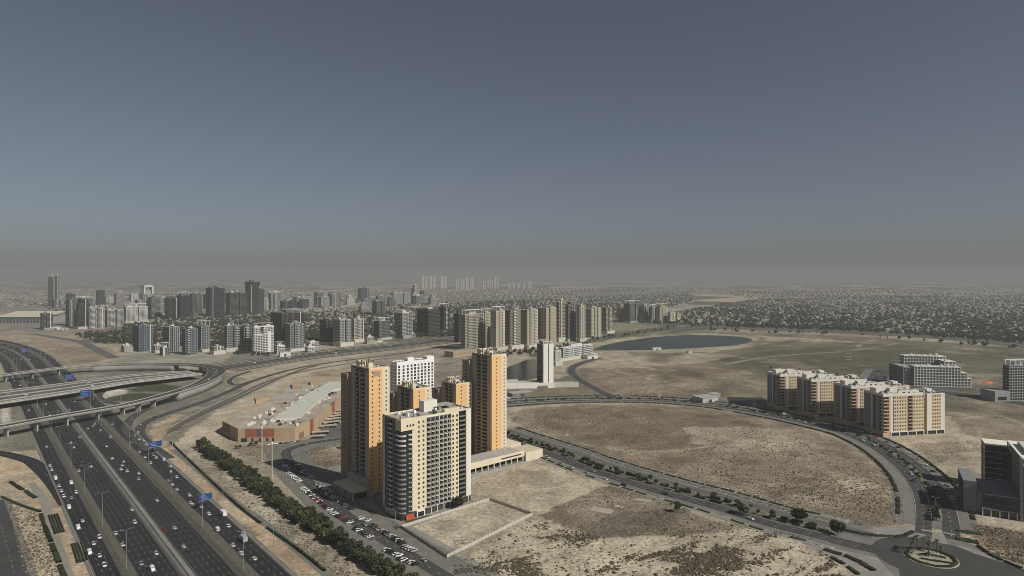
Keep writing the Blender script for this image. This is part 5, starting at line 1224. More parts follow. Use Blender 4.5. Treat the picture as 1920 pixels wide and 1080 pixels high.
hedge_row(np.array(gpath([(1560,990),(1620,1002),(1660,1006),(1690,1006),(1712,998)])), 0, 8, .8, 2.4, .9, "hedge rounding the field corner at the roundabout, %s from the left", "hedges at the field corner")
hedge_row(np.array(gpath([(1548,1032),(1590,1045),(1625,1062),(1660,1085)])), 0, 9, 1.5, 3, .9, "hedge strip in the planted corner left of the roundabout, %s from the far end", "hedges left of the roundabout")
hedge_row(np.array(gpath([(1560,1046),(1585,1060),(1610,1078),(1640,1100)])), 0, 9, 3, 2.4, .8, "second-row hedge in the planted corner left of the roundabout, %s from the far end", "hedges left of the roundabout, second row")
for i, (xa, ya, xb, yb_, w) in enumerate(((20,905,42,919,2.5),(48,922,66,934,2.5),(4,933,40,949,1.8),(40,949,75,960,1.8),(77,965,84,988,2),(85,990,96,1016,2.2),(97,1021,103,1035,2.5),(104,1037,111,1055,2.5),(112,1062,122,1085,2.5))):
    a = G(xa, ya); c = G(xb, yb_); hedge((a[0]+c[0])/2, (a[1]+c[1])/2, math.atan2(c[1]-a[1], c[0]-a[0]), math.hypot(c[0]-a[0], c[1]-a[1]), w, 1.0, "dark hedge left of the highway, %s from the far end" % ordinal(i+1), "hedges left of the highway")
for i, (xa, ya, xb, yb_, lab) in enumerate(((99,965,112,1000,"long planted bed on the tan paving left of the highway, the farther one"), (143,1018,155,1054,"long planted bed on the tan paving left of the highway, the nearer one"))):
    a = G(xa, ya); c = G(xb, yb_); ang = math.atan2(c[1]-a[1], c[0]-a[0]); L_ = math.hypot(c[0]-a[0], c[1]-a[1])
    o = tag(empty("planted_bed", ((a[0]+c[0])/2, (a[1]+c[1])/2, 0), ang), lab, "planting"); MB().box(-L_/2, L_/2, -3, 3, .0, .15).build("soil", GRAVEL, o)
    for k in range(4): h_ = obj("hedge_row", rv.choice(HM), o, (0, -2.2+k*1.45, .12)); h_.scale = (L_*.95, .8, .6)
for px, py, L_, w, lab in ((1808,998,7,4,"square hedge block right of the splitter island, left one"),(1826,1000,8,4,"square hedge block right of the splitter island, right one"),(1808,1013,7,5,"hedge block below the square pair, left one"),(1823,1016,6,5,"hedge block below the square pair, right one")):
    x, y = G(px, py); hedge(x, y, -.5, L_, w, .8, lab, None)
hedge_row(rdA[:-14], 8.6, 5.5, 4.5, 2.6, 1.3, "low shrub clump on the near half of the straight avenue's median, %s from the towers", "median shrubs of the straight avenue, near half", 4, None, .25, True)
hedge_row(rdA[:-14], 13.6, 6.5, 3.5, 3.0, 1.5, "low shrub clump on the far half of the straight avenue's median, %s from the towers", "median shrubs of the straight avenue, far half", 2, None, .2, True)
hedge_row(rdB[:-14], .9, 6, 5, 1.9, 1.1, "low shrub clump on the curved avenue's median, %s from its far end", "median shrubs of the curved avenue", 10, None, .2, True)
for pts in (((1500,1016),(1600,1036),(1645,1046),(1690,1095),(1640,1110),(1590,1066),(1545,1042)), ((1690,985),(1728,985),(1735,1003),(1715,1012),(1660,1010),(1600,996))):
    tag(MB().poly([(*G(*p), .045) for p in pts]).build("pavement", PAVE), kind="structure")
# roundabout planting: ring hedge in eight pieces, palms, lawn shrubs
for k in range(10):
    a = 2*math.pi*(k+.5)/10; hedge(RC.x+11.6*math.cos(a), RC.y+11.6*math.sin(a), a+math.pi/2, 7.2, 1.9, .9, "curved hedge ringing the roundabout island, %s clockwise" % ordinal(10-k), "ring hedge of the roundabout")
for k, (dx, dy, L_, a) in enumerate(((-3,-3.5,8,-.5),(3,-6,9,-.4),(-1,4,8,.3),(5,1,7,-.6))): hedge(RC.x+dx, RC.y+dy, a, L_, 1.5, .8, "low hedge inside the roundabout island, %s from the left" % ordinal([1,3,2,4][k]), "inner hedges of the roundabout")
def palm_mesh(seed):
    rr = random.Random(seed); V = []; Fc = []
    for k in range(22):
        a = 2*math.pi*k/22+rr.uniform(-.12,.12); el = rr.uniform(-.35, 1.0); L_ = rr.uniform(2.0, 2.7); pts = []
        for j in range(6):
            t = j/5; r_ = L_*t*math.cos(el*(1-t*.3)); z = L_*(math.sin(el)*t-.55*t*t); pts.append((r_, z, .28*(1-abs(t-.35))*(1 if t < .95 else .25)))
        c, s_ = math.cos(a), math.sin(a); i = len(V)
        for r_, z, w in pts:
            for sd in (-1, 1): V.append((c*r_-s_*w*sd, s_*r_+c*w*sd, z-.12*abs(sd)*(.5+w)))
        for j in range(5): Fc.append((i+2*j, i+2*j+2, i+2*j+3, i+2*j+1))
    return big_mesh("crown", V, Fc, LEAFP)
PM = [palm_mesh(k) for k in range(3)]; PT = MB().beam((0,0,0), (0,0,1), .2, n=7, w2=.15).mesh("trunk", BARK)
PALMS = [(-5.5,7,8),(-2.5,8.5,8.6),(1,7.5,7.8),(4,8,8.2),(7,5.5,7.4),(-8,4,7.2),(5,-1,6.8),(0,2,7.5)]
for k, (dx, dy, hh) in enumerate(sorted(PALMS)):
    t = tag(empty("palm_tree", (RC.x+dx, RC.y+dy, .2), k*1.1), "palm on the roundabout island, %s from the left" % ordinal(k+1), "palm", "palms on the roundabout")
    tr = obj("trunk", PT, t); tr.scale = (1, 1, hh); obj("crown", PM[k % 3], t, (0, 0, hh))
tag(MB().poly([(*G(px, py), .22) for px, py in ((1749,998),(1767,998),(1779,1022),(1745,1016))]).build("splitter_island", PAVE), kind="structure")
b = MB()
for (xa, ya, xb, yb_) in ((1729,993.5,1748,996.5),(1769,998.5,1791,1003)):
    for k in range(9):
        f = k/9; a = G(xa+(xb-xa)*f, ya+(yb_-ya)*f); c = G(xa+(xb-xa)*(f+.055), ya+(yb_-ya)*(f+.055)); b.quad((a[0], a[1]-.9, .12), (c[0], c[1]-.9, .12), (c[0], c[1]+.9, .12), (a[0], a[1]+.9, .12))
tag(b.build("crosswalk_markings", mat("bright_paint", (.7,.7,.68))), kind="structure")

# tree mass among the villas and along far roads: nobody could count it
def scatter(poly, n, thr=.38, sc=120.):
    out = []; xs = [p[0] for p in poly]; ys = [p[1] for p in poly]; rs = np.random.RandomState(int(sum(xs)) % 1000)
    px = rs.uniform(min(xs), max(xs), n*3); py = rs.uniform(min(ys), max(ys), n*3); k = pip(px, py, poly); px, py = px[k], py[k]
    D = FPX*CAMH/(py-YH); X = (px-960)*D/FPX; m = (fbm(X/sc, D/sc, 4)-thr)*2.6 > rs.uniform(-.25, 1, len(X))
    return list(zip(X[m], D[m]))[:n]
TV = []; TF = []
def blob(x, y, r_, h, base=0.0, parts=3):
    for k in range(parts):
        cx, cy, cz = x+rv.uniform(-.5,.5)*r_, y+rv.uniform(-.5,.5)*r_, base+h*rv.uniform(.35,.75); s = r_*rv.uniform(.45,.8); i = len(TV)
        a = rv.uniform(0, 1.5); c, s_ = math.cos(a), math.sin(a)
        for vx, vy, vz in OCT_V: q = rv.uniform(.7,1.25)*s; TV.append((cx+(vx*c-vy*s_)*q, cy+(vx*s_+vy*c)*q, max(0, cz+vz*h*.5*rv.uniform(.7,1.1))))
        TF.extend([(i+a_,i+b_,i+c_) for a_,b_,c_ in OCT_F])
for poly, n, thr, rr_ in (([(235,600),(430,590),(640,585),(900,575),(905,628),(640,640),(520,655),(230,645)], 4800, .2, 7.5), ([(130,628),(240,622),(250,650),(190,645)], 160, .3, 6), ([(1195,606),(1290,582),(1420,562),(1925,552),(1925,640),(1600,619),(1300,609)], 5200, .26, 7),
                     ([(1328,586),(1400,566),(1480,562),(1540,592),(1460,600)], 900, .2, 6), ([(700,575),(1300,548),(1300,566),(1160,600),(900,575)], 3000, .25, 7), ([(0,560),(300,552),(620,550),(620,585),(240,600),(120,590)], 900, .45, 7),
                     ([(985,672),(1120,640),(1230,622),(1280,616),(1275,608),(1150,628),(1000,662)], 260, .3, 5), ([(1280,607),(1600,616),(1920,637),(1920,645),(1600,621),(1290,612)], 900, .15, 6), ([(1320,617),(1600,627),(1920,652),(1920,656),(1600,630),(1320,621)], 160, .2, 6),
                     ([(430,660),(520,664),(500,668),(430,664)], 40, .2, 4), ([(885,668),(1000,655),(1010,660),(890,678)], 90, .2, 5), ([(1440,690),(1560,690),(1640,720),(1560,725)], 60, .5, 3)):
    for x, y in scatter(poly, n, thr):
        if free(x, y, 14): s = rr_*rv.uniform(.5, 1.1); blob(x, y, s, s*1.5, 0, 3 if y < 2600 else 2)
tag(obj("far_trees", big_mesh("far_trees", TV, TF, LEAFM)), kind="stuff")
# scrub and stones on the open ground
SV = []; SF = []; SM = []
def tuft(x, y, r_, h, m):
    i = len(SV); n = 5; a0 = rv.uniform(0, 6)
    for k in range(n): q = r_*rv.uniform(.6,1.3); SV.append((x+q*math.cos(a0+1.257*k), y+q*math.sin(a0+1.257*k), 0.0))
    for k in range(n): q = r_*rv.uniform(.3,.8); SV.append((x+q*math.cos(a0+.6+1.257*k), y+q*math.sin(a0+.6+1.257*k), h*rv.uniform(.5,1.1)))
    for k in range(n):
        j = (k+1) % n; SF.append((i+k, i+j, i+n+k)); SF.append((i+j, i+n+j, i+n+k)); SM.extend((m, m))
    SF.append((i+n, i+n+1, i+n+2)); SF.append((i+n, i+n+2, i+n+3)); SF.append((i+n, i+n+3, i+n+4)); SM.extend((m, m, m))
for poly, n, thr, sc, stones in ((OVAL, 16000, .34, 60., .3), ([(1010,965),(1090,930),(1150,905),(1240,930),(1330,975),(1430,990),(1330,1000),(1200,1005),(1090,1000)], 2500, .3, 25., .35),
      ([(12,940),(72,962),(100,1030),(120,1090),(50,1090),(26,1000)], 2600, .2, 20., .5),
      ([(330,845),(375,836),(402,870),(460,915),(516,960),(568,994),(625,1030),(690,1075),(640,1085),(600,1060),(505,985),(440,938),(375,880)], 3600, .22, 22., .45), ([(1815,980),(1930,1000),(1930,1062),(1860,1040)], 1400, .25, 25., .1),
      ([(1085,720),(1120,690),(1220,680),(1330,688),(1430,700),(1435,745),(1300,750),(1160,742)], 4000, .35, 60., .3), ([(560,850),(600,836),(648,836),(650,866),(600,878)], 260, .3, 12., .2), ([(1700,830),(1850,826),(1850,860),(1760,866)], 350, .4, 20., .1),
      ([(1350,672),(1430,660),(1560,650),(1690,658),(1700,690),(1620,700),(1430,694)], 1500, .4, 40., .0), ([(430,838),(530,838),(536,880),(500,872)], 250, .35, 12., .3)):
    for x, y in scatter(poly, n, thr, sc):
        st = rv.random() < stones
        if st: tuft(x, y, rv.uniform(.12,.4), rv.uniform(.1,.3), 1)
        else: s = rv.uniform(.18,.62)*(1.8 if rv.random() < .06 else 1); tuft(x, y, s, s*rv.uniform(.5,.9), 0)
rs = np.random.RandomState(8); px = rs.uniform(850, 1600, 60000); py = 970+(1100-970)*rs.rand(60000)**.8; k = pip(px, py, NEARPLOT); px, py = px[k], py[k]
D = FPX*CAMH/(py-YH); X = (px-960)*D/FPX; k = (clumps(X, D)-.49)*5 > rs.rand(len(X)); k |= rs.rand(len(X)) < .03; cl_ = list(zip(X[k], D[k]))[:9000]
for x, y in cl_:
    if rv.random() < .1: tuft(x, y, rv.uniform(.12,.4), rv.uniform(.1,.3), 1)
    else: s = rv.uniform(.2,.75)*(1.9 if rv.random() < .08 else 1); tuft(x, y, s, s*rv.uniform(.5,.9), 0)
tag(obj("desert_scrub", big_mesh("desert_scrub", SV, SF, [mat("scrub_leaf", (.075,.062,.04), .95, .4, .5), mat("pale_stone", (.42,.37,.28), .95, .2, .5)], SM)), kind="stuff")
# ------------------------------------------------------------------ vehicles
CARP = mat("car_paint", (1,1,1), .3, 0, spec=.5, objcol=True); CGL = mat("car_glass", (.012,.014,.016), .08, 0, spec=.5); TYRE = mat("tyre", (.02,.02,.02), .9, 0)
def loft(secs):
    b = MB(); rings = []
    for x, hw, z0, z1, tw in secs: rings.append([(x,-hw,z0), (x,hw,z0), (x,hw,(z0+z1)*.55), (x,tw,z1), (x,-tw,z1), (x,-hw,(z0+z1)*.55)])
    for r0, r1 in zip(rings[:-1], rings[1:]):
        for k in range(6): j = (k+1) % 6; b.quad(r0[k], r1[k], r1[j], r0[j])
    b.poly(rings[0]); b.poly(rings[-1][::-1]); return b
def car_kit(kind):
    if kind == "suv":
        body = loft([(-2.35,.8,.45,.95,.7),(-2.2,.94,.35,1.1,.86),(-.9,.95,.32,1.12,.88),(1.0,.95,.32,1.08,.86),(2.1,.92,.36,.98,.8),(2.4,.75,.5,.8,.65)]); c = (-2.15,-1.95,.35,1.15,1.1,1.75,.84,.7)
    else:
        body = loft([(-2.3,.75,.4,.8,.65),(-2.1,.88,.32,.95,.78),(-.9,.91,.3,.98,.82),(1.0,.91,.3,.92,.8),(2.0,.88,.33,.78,.74),(2.3,.7,.42,.62,.6)]); c = (-1.75,-1.05,.3,1.15,.94,1.42,.8,.64)
    xa, xb, xc, xd, z0, z1, w0, w1 = c
    body.quad((xb,-w1,z1), (xc,-w1,z1), (xc,w1,z1), (xb,w1,z1))      # roof
    body.quad((xb,-w1,z1-.02), (xb,w1,z1-.02), (xc,w1,z1-.02), (xc,-w1,z1-.02))
    g = MB(); z1 -= .015
    A = [(xa,-w0,z0),(xd,-w0,z0),(xd,w0,z0),(xa,w0,z0)]; B = [(xb,-w1,z1),(xc,-w1,z1),(xc,w1,z1),(xb,w1,z1)]
    for k in range(4): j = (k+1) % 4; g.quad(A[k], A[j], B[j], B[k])
    return body.mesh("car", CARP), g.mesh("glazing", CGL)
def van_kit(L_, hh, w, cab):
    body = loft([(-L_/2,w,.5,hh,w*.94),(L_/2-cab,w,.45,hh,w*.94),(L_/2-cab*.35,w,.45,hh*.72,w*.9),(L_/2,w*.92,.5,hh*.5,w*.8)])
    g = MB(); x = L_/2-cab*.4; g.quad((x+.03,-w*.82,hh*.72), (x+.03,w*.82,hh*.72), (x-cab*.55,w*.85,hh*.985), (x-cab*.55,-w*.85,hh*.985))
    for s in (-1, 1):
        g.quad((-L_/2+.4, s*(w+.012), hh*.62), (x-.5, s*(w+.012), hh*.62), (x-.7, s*(w*.97+.012), hh*.86), (-L_/2+.4, s*(w*.97+.012), hh*.86))
    g.quad((-L_/2-.01,-w*.8,hh*.6), (-L_/2-.01,w*.8,hh*.6), (-L_/2-.01,w*.8,hh*.85), (-L_/2-.01,-w*.8,hh*.85))
    return body.mesh("van", CARP), g.mesh("glazing", CGL)
KIT = {"sedan": car_kit("sedan"), "suv": car_kit("suv"), "van": van_kit(5.4, 2.2, .98, 1.7), "bus": van_kit(10.5, 3.1, 1.25, 1.0)}
wb_ = MB().beam((0,-.12,0), (0,.12,0), .33, n=10); WHEEL = wb_.mesh("wheel", TYRE)
tb_ = MB().box(-4.2, 2.3, -1.25, 1.25, 1.1, 3.7, 0, True); TBOX = tb_.mesh("truck", CARP)
cb_ = loft([(2.45,1.15,.6,2.8,1.1),(3.9,1.15,.55,2.7,1.05),(4.3,1.1,.55,1.6,1.0)]); TCAB = cb_.mesh("cab", WHITE)
cg_ = MB().quad((4.32,-1,1.65), (4.32,1,1.65), (3.95,.98,2.6), (3.95,-.98,2.6)); TGL = cg_.mesh("windscreen", CGL); TCH = MB().box(-4.2, 4.0, -.9, .9, .55, 1.08, 0, True).mesh("chassis", DARKM)
PAL = {"white": (.68,.68,.66), "silver": (.36,.37,.38), "grey": (.10,.105,.11), "black": (.014,.014,.016), "red": (.3,.03,.025), "blue": (.04,.09,.24), "beige": (.4,.34,.25)}
CARS = []
rc = random.Random(5)
def vehicle(x, y, ang, road, col=None, kind=None, wheels=True, z=.09):
    col = col or rc.choice(["white"]*9+["silver"]*3+["grey"]*3+["black"]*3+["red","blue","beige"]); kind = kind or rc.choice(["sedan"]*5+["suv"]*4)
    if kind == "truck":
        o = obj("truck", TBOX, None, (x, y, z), ang); obj("cab", TCAB, o); obj("windscreen", TGL, o); obj("chassis", TCH, o); wp = [(-3.2,1.1),(-2.2,1.1),(3.2,1.05)]
    else:
        m, g = KIT[kind]; o = obj({"sedan": "car", "suv": "car", "van": "van", "bus": "bus"}[kind], m, None, (x, y, z), ang); obj("glazing", g, o); wp = {"sedan": [(-1.4,.82),(1.4,.82)], "suv": [(-1.5,.86),(1.5,.86)], "van": [(-1.8,.9),(1.8,.9)], "bus": [(-3.2,1.15),(3.4,1.15)]}[kind]
    o.color = (*PAL[col], 1)
    if wheels:
        for wx, wy in wp:
            for s in (-1, 1): obj("wheel", WHEEL, o, (wx, wy*s, .33))
    CARS.append((o, col, {"sedan": "car", "suv": "tall car", "van": "van", "bus": "bus", "truck": "box truck"}[kind], road)); return o
hA_ = hang; hB_ = hang+math.pi
LANEOFF = {"L": [2.6+18.7*(k+.5)/6 for k in range(6)], "R": [-20.2+17.6*(k+.5)/6 for k in range(6)], "LS": [28.4, 32.4, 36.2], "RS": [-29.4, -32.9, -36.4, -39.8]}
ROADN = {"L": "on the left main carriageway", "R": "on the right main carriageway", "LS": "on the left service road", "RS": "on the right service road"}
taken = []
def hw_place(x, y, road=None, **kw):
    # snap onto the nearest lane of the highway
    i = int(np.argmin(np.hypot(hway[:,0]-x, hway[:,1]-y))); n_, t_ = normals(hway[max(0,i-1):i+2]); t = t_[1]; n = n_[1]
    o = (x-hway[i,0])*n[0]+(y-hway[i,1])*n[1]; al = (x-hway[i,0])*t[0]+(y-hway[i,1])*t[1]
    r_ = road or ("L" if 0 < o < 24 else "LS" if o >= 24 else "R" if o > -24 else "RS")
    lo_ = min(LANEOFF[r_], key=lambda q: abs(q-o)); p = hway[i]+t*al+n*lo_
    if any(abs(p[0]-a)+abs(p[1]-b) < 6.5 for a, b in taken): return None
    taken.append((p[0], p[1])); away = r_ in ("R", "RS"); ang = math.atan2(t[1], t[0])+(0 if away else math.pi)
    return vehicle(p[0], p[1], ang, ROADN[r_], **kw)
z5 = lambda p: (p[0]/3.177, 740+p[1]/3.177)
for p in ((230,440),(265,440),(252,462),(275,500),(330,552),(377,578),(365,613),(411,623),(498,755),(570,860),(560,892),(600,893),(607,962),(632,1020),(340,420),(285,313),(433,320),(467,257),(697,830),(742,897),(850,1010),(782,690),(530,435),(797,768),(935,950),(460,460),(440,590),
          (545,190),(530,205),(560,178),(595,215),(627,313),(668,385),(735,403),(725,425),(718,450),(760,460),(835,472),(830,505),(943,633),(1043,797),(1105,907),(658,255),(665,180),(775,290),(828,345),(860,378),(890,412),(905,320),(930,380),(1010,432),(1013,463),(998,517),(1043,497),(1020,540),(1050,570),
          (1135,603),(1130,650),(1148,665),(1198,672),(1235,717),(1348,790),(1442,835),(1397,900),(1430,953),(1503,985),(1470,1005),(300,125),(405,95),(440,45),(265,60),(425,290)):
    hw_place(*G(*z5(p)), col=rc.choice(["white"]*8+["silver"]))
for p, k in (((292,512),"van"),((411,535),"van"),((408,680),"van"),((480,797),"van"),((550,945),"van"),((923,1045),"van"),((1300,808),"van"),((977,392),"van")): hw_place(*G(*z5(p)), col="white", kind=k)
for p in ((1275,712),(1330,722),(1448,875)): hw_place(*G(*z5(p)), col=rc.choice(["white","silver"]), kind="truck", road="RS")
hw_place(*G(347,934), col="blue", kind="bus", road="RS")
for k in range(62):     # darker cars, and the distant traffic beyond the bridges
    rd = rc.choice(["L","R","RS","LS","RS","R"]); yy = rc.choice([rc.uniform(330, 760), rc.uniform(760, 1500)]); i = int((yy-230)/12); n_, t_ = normals(hway[i-1:i+2]); p = hway[i]+n_[1]*rc.choice(LANEOFF[rd])+t_[1]*rc.uniform(-6, 6)
    px, py = P(*p)
    if -5 < px < 620 and py < 1085: hw_place(p[0], p[1], road=rd, col=rc.choice(["black","grey","grey","silver","black","red"]) if yy < 760 else None, wheels=yy < 760)
def along(path, n, o, road, rev=False, lo=0., hi=1., z=.09, jitter=3, ang=0, **kw):
    p = resample(path, 1.0); n_, t_ = normals(p)
    for k in range(n):
        i = int(len(p)*(lo+(hi-lo)*(k+.5)/n)+rc.uniform(-jitter, jitter)); i = min(len(p)-2, max(1, i)); q = p[i]+n_[i]*o
        vehicle(q[0], q[1], math.atan2(t_[i][1], t_[i][0])+(math.pi if rev else 0)+ang, road, z=z, **kw)
R1 = np.array(gpath([(290,850),(252,822),(238,804),(243,788),(262,774),(300,758),(340,750)])); R2 = np.array(gpath([(318,860),(292,842),(268,822),(262,808),(272,793),(312,776),(368,758)]))
along(R1, 9, -1.8, "on the inner curved ramp", True, .02, .7, .08); along(R2, 5, 1.8, "on the outer curved ramp", False, .1, .8, .09)
along(flyp, 5, -2.5, "on the curved flyover", False, .36, .6, FZ+.06, wheels=False); along(flyp, 4, 3, "on the curved flyover, inner lane", True, .4, .58, FZ+.06, wheels=False)
along(brc, 5, 12, "on the wide overpass, far lanes", True, .12, .95, BZ+.06, 14, wheels=False); along(brc, 4, -14, "on the wide overpass, near lanes", False, .12, .95, BZ+.06, 14, wheels=False)
ewc = np.array([((a[0]+b[0])/2, (a[1]+b[1])/2) for a, b in zip([G(*p) for p in EWlo], [G(*p) for p in EWup])])
along(ewc, 8, 8, "on the cross-town road, far lanes", True, 0, .8, .13, 18, wheels=False); along(ewc, 8, -10, "on the cross-town road, near lanes", False, 0, .8, .13, 18, wheels=False)
along(rdA, 4, -2, "driving on the straight avenue", False, .1, .9, .09, 12); along(rdB, 5, -6, "driving on the curved avenue, inner lanes", False, .2, .9, .09, 12); along(rdB, 6, 8, "driving on the curved avenue, outer lanes", True, .2, .9, .09, 12)
along(rdB, 15, 14.5, "parked outside the curved avenue", False, .5, .86, .14, .8, ang=1.2); along(rdB, 5, -3.9, "parked by the curved avenue median", False, .6, .9, .1, 6)
along(rdA, 9, -9, "parked beside the straight avenue", False, .1, .55, .06, 4); along(stp, 4, 1.8, "driving on the street beside the tree belt", True, .3, .95, .1, 8)
# rows of parked cars on the street by the tree belt
def park(segs, road, turn):
    for xa, ya, xb, yb_, n in segs:
        a = np.array(G(xa, ya)); c = np.array(G(xb, yb_)); d = c-a; L_ = np.hypot(*d); n = min(n, int(L_/2.45)+1)
        for k in range(n):
            q = a+d*(k/max(1, n-1)); vehicle(q[0], q[1], math.atan2(d[1], d[0])+turn+rc.uniform(-.04,.04), road, z=.055, col=rc.choice(["white"]*8+["silver"]*3+["black"]*6+["grey"]*4+["red"]))
park(((527,871,540,879,3),(542,888,561,903,7),(568,916,618,957,15),(624,963,656,981,8),(668,993,700,1011,7),(725,1033,748,1043,5),(750,1049,779,1059,5)), "parked on the street's tree side", 1.35)
park(((555,869,571,883,5),(577,891,590,900,3),(596,910,621,924,8),(624,933,660,955,11),(677,974,690,977,2),(697,985,756,1020,16),(760,1027,776,1034,4)), "parked on the street's tower side", 1.35)
park(((1774,918,1795,953,8),), "parked beside the dark glass office", 1.5)
park(((1640,716,1648,697,6),(1655,718,1660,704,5)), "parked in the small lot before the unfinished block", 1.57)
park(((590,814,615,813,5),(600,803,628,801,5),(606,796,638,793,4)), "parked at the mall canopies", 1.57)
park(((505,834,560,829,6),), "parked along the mall front", .2)
park(((560,665,590,662,4),(600,661,640,657,6),(540,664,556,663,3)), "parked before the front tower row", .6)
groups = {}
for o, col, kd, road in CARS: groups.setdefault(road, []).append((o, col, kd))
for road, lst in groups.items():
    lst.sort(key=lambda q: q[0].location.y)
    for i, (o, col, kd) in enumerate(lst): tag(o, "%s %s %s, %s from nearest" % (col, kd, road, ordinal(i+1)), {"tall car": "car", "box truck": "truck"}.get(kd, kd), "vehicles "+road)

# ------------------------------------------------------------------ light poles, signs, walls
def pole_kit(h, arm, n=2):
    p = MB().beam((0,0,0), (0,0,h), .16, n=8, w2=.09).mesh("pole", METAL); a = MB()
    for k in range(n): s = 1 if k else -1; a.beam((0,0,h), (s*arm, 0, h+.5), .07, n=6)
    l = MB().box(-.45, .45, -.16, .16, -.09, .09, 0, True).mesh("lamp_head", mat("lamp_housing", (.5,.5,.48)))
    return p, a.mesh("arm", METAL), l, [((1 if k else -1)*arm, 0, h+.5) for k in range(n)]
HWP = pole_kit(21, 2.6); STP = pole_kit(9, 1.6); STP1 = pole_kit(9, 1.8, 1)
def lamp(x, y, ang, kit, label, group):
    t = tag(empty("street_lamp", (x, y, .1), ang), label, "street lamp", group); obj("pole", kit[0], t); a_ = obj("arm", kit[1], t)
    for q in kit[3]: obj("lamp_head", kit[2], a_, q)
for off, nm in ((23.8, "left strip"), (-24, "right strip"), (-47, "right verge")):
    p = resample(offset(hway, off), 1.0); n_, t_ = normals(p); c = 0; s = 20 if off > 0 else 55
    while s < 1700:
        q = p[s]; px, py = P(*q)
        if -20 < px < 700 and py < 1150: c += 1; lamp(q[0], q[1], math.atan2(t_[s][1], t_[s][0])+math.pi/2, HWP, "tall twin-arm lamp, highway %s, %s from nearest" % (nm, ordinal(c)), "highway lamps")
        s += 78 if off != -47 else 96
for path, off, nm, st in ((rdA[:-14], 11, "median of the straight avenue", 33), (rdA[:-14], 35, "field side of the straight avenue", 36), (rdB[:-14], 0, "median of the curved avenue", 38), (rdB[:-14], 16, "outer side of the curved avenue", 44), (stp, 18.5, "tower side of the street by the belt", 32)):
    p = resample(offset(path, off), 1.0); n_, t_ = normals(p); c = 0; s = 12
    while s < len(p)-1: c += 1; q = p[s]; lamp(q[0], q[1], math.atan2(t_[s][1], t_[s][0])+math.pi/2, STP if "median" in nm else STP1, "lamp on the %s, %s from far end" % (nm, ordinal(c)), "street lamps"); s += st
for (px, py, h, lab) in ((491,865,30,"tall pale mast in front of the mall, the farther one"),(510,898,29,"tall pale mast beside the tree belt, the nearer one")):
    x, y = G(px, py); t = tag(empty("mast", (x, y, 0)), lab, "mast"); MB().beam((0,0,0), (0,0,h), .42, n=10, w2=.3).build("pole", mat("mast_paint", (.5,.46,.38)), t); MB().beam((0,0,h-2), (0,0,h+.2), .6, n=10).build("antenna_head", WHITE, t); MB().box(-1.5, 1.5, -1.5, 1.5, 0, .5).build("footing", CONC, t)
SIGN = mat("sign_blue", (.01,.05,.19), .5, .05); LEG = mat("sign_white", (.6,.62,.65), .5, 0)
def gantry(px, py, zc, w, h, side, label, ang=hang-math.pi/2, span=9):
    D = FPX*(CAMH-zc)/(py-YH); X = (px-960)*D/FPX
    t = tag(empty("road_sign", (X, D, 0), ang), label, "road sign", "blue gantry signs")
    MB().box(-w/2, w/2, -.15, .05, zc-h/2, zc+h/2, 0, True).build("panel", SIGN, t)
    MB().box(-w/2-.05, w/2+.05, -.3, .2, zc-h/2-.35, zc-h/2-.02, 0, True).build("walkway", METAL, t)
    MB().beam((side*(w/2+span), .5, 0), (side*(w/2+span), .5, zc+.6), .3, n=8).build("post", METAL, t)
    b = MB(); x1 = side*(w/2+span)
    for zz in (zc-.6, zc+.6): b.beam((-side*w/2, .5, zz), (x1, .5, zz), .12)
    for k in range(7): xa = -side*w/2+(x1+side*w/2)*k/7; xb = -side*w/2+(x1+side*w/2)*(k+1)/7; b.beam((xa, .5, zc-.6), (xb, .5, zc+.6), .06)
    b.build("truss", METAL, t)
    for k in range(3): MB().box(-w*.4+k*.5, w*.05+k*.6, -.19, -.16, zc+h*(.28-.27*k)-.1, zc+h*(.28-.27*k)+.08, 0, True).build("legend_bar", LEG, t)
gantry(291, 832.5, 8, 10.5, 4.8, 1, "blue gantry sign over the right service road, the farther of two")
gantry(385, 931.5, 8.5, 8.5, 4.0, 1, "blue gantry sign over the right service road, nearer the bottom", span=4)
gantry(161, 737, 10, 13, 8, 1, "blue sign hung at the near edge of the wide overpass", span=2); gantry(130, 706.5, 9, 11, 6, 1, "blue sign on the highway between overpass and upper flyover", span=3); gantry(47, 657, 10, 14, 6, 1, "faint blue sign on the distant highway", span=4)
# walled plot
FENCE = mat("fence_panel", (.46,.44,.38), .85, .1); corners = [G(752,990), G(918,938), G(998,966), G(838,1046)]
wl_ = tag(empty("plot_wall", (*corners[0], 0)), "pale panelled boundary wall round the empty sandy plot", "wall")
PANEL = MB().box(-1.42, 1.42, -.06, .06, 0, 1.9).mesh("panel", FENCE); POST = MB().box(-.14, .14, -.14, .14, 0, 2.05).mesh("post", CONC)
for a, c in zip(corners, corners[1:]+corners[:1]):
    d = np.array(c)-np.array(a); L_ = np.hypot(*d); n = int(L_/3); ang = math.atan2(d[1], d[0])
    for k in range(n):
        q = np.array(a)+d*(k+.5)/n-np.array(corners[0]); o = obj("panel", PANEL, wl_, (q[0], q[1], 0), ang); o.scale.x = L_/n/3.0
        q = np.array(a)+d*k/n-np.array(corners[0]); obj("post", POST, wl_, (q[0], q[1], 0), ang)
fr = tag(empty("steel_frame", (*G(855,1022), 0), .3), "small rusty steel frame lying in the walled plot", "frame")
for a, c in (((0,0),(12,0)),((12,0),(12,5)),((12,5),(0,5)),((0,5),(0,0)),((5,0),(5,5))): MB().beam((*a,.5), (*c,.5), .12).build("bar", mat("rust", (.12,.06,.035)), fr)
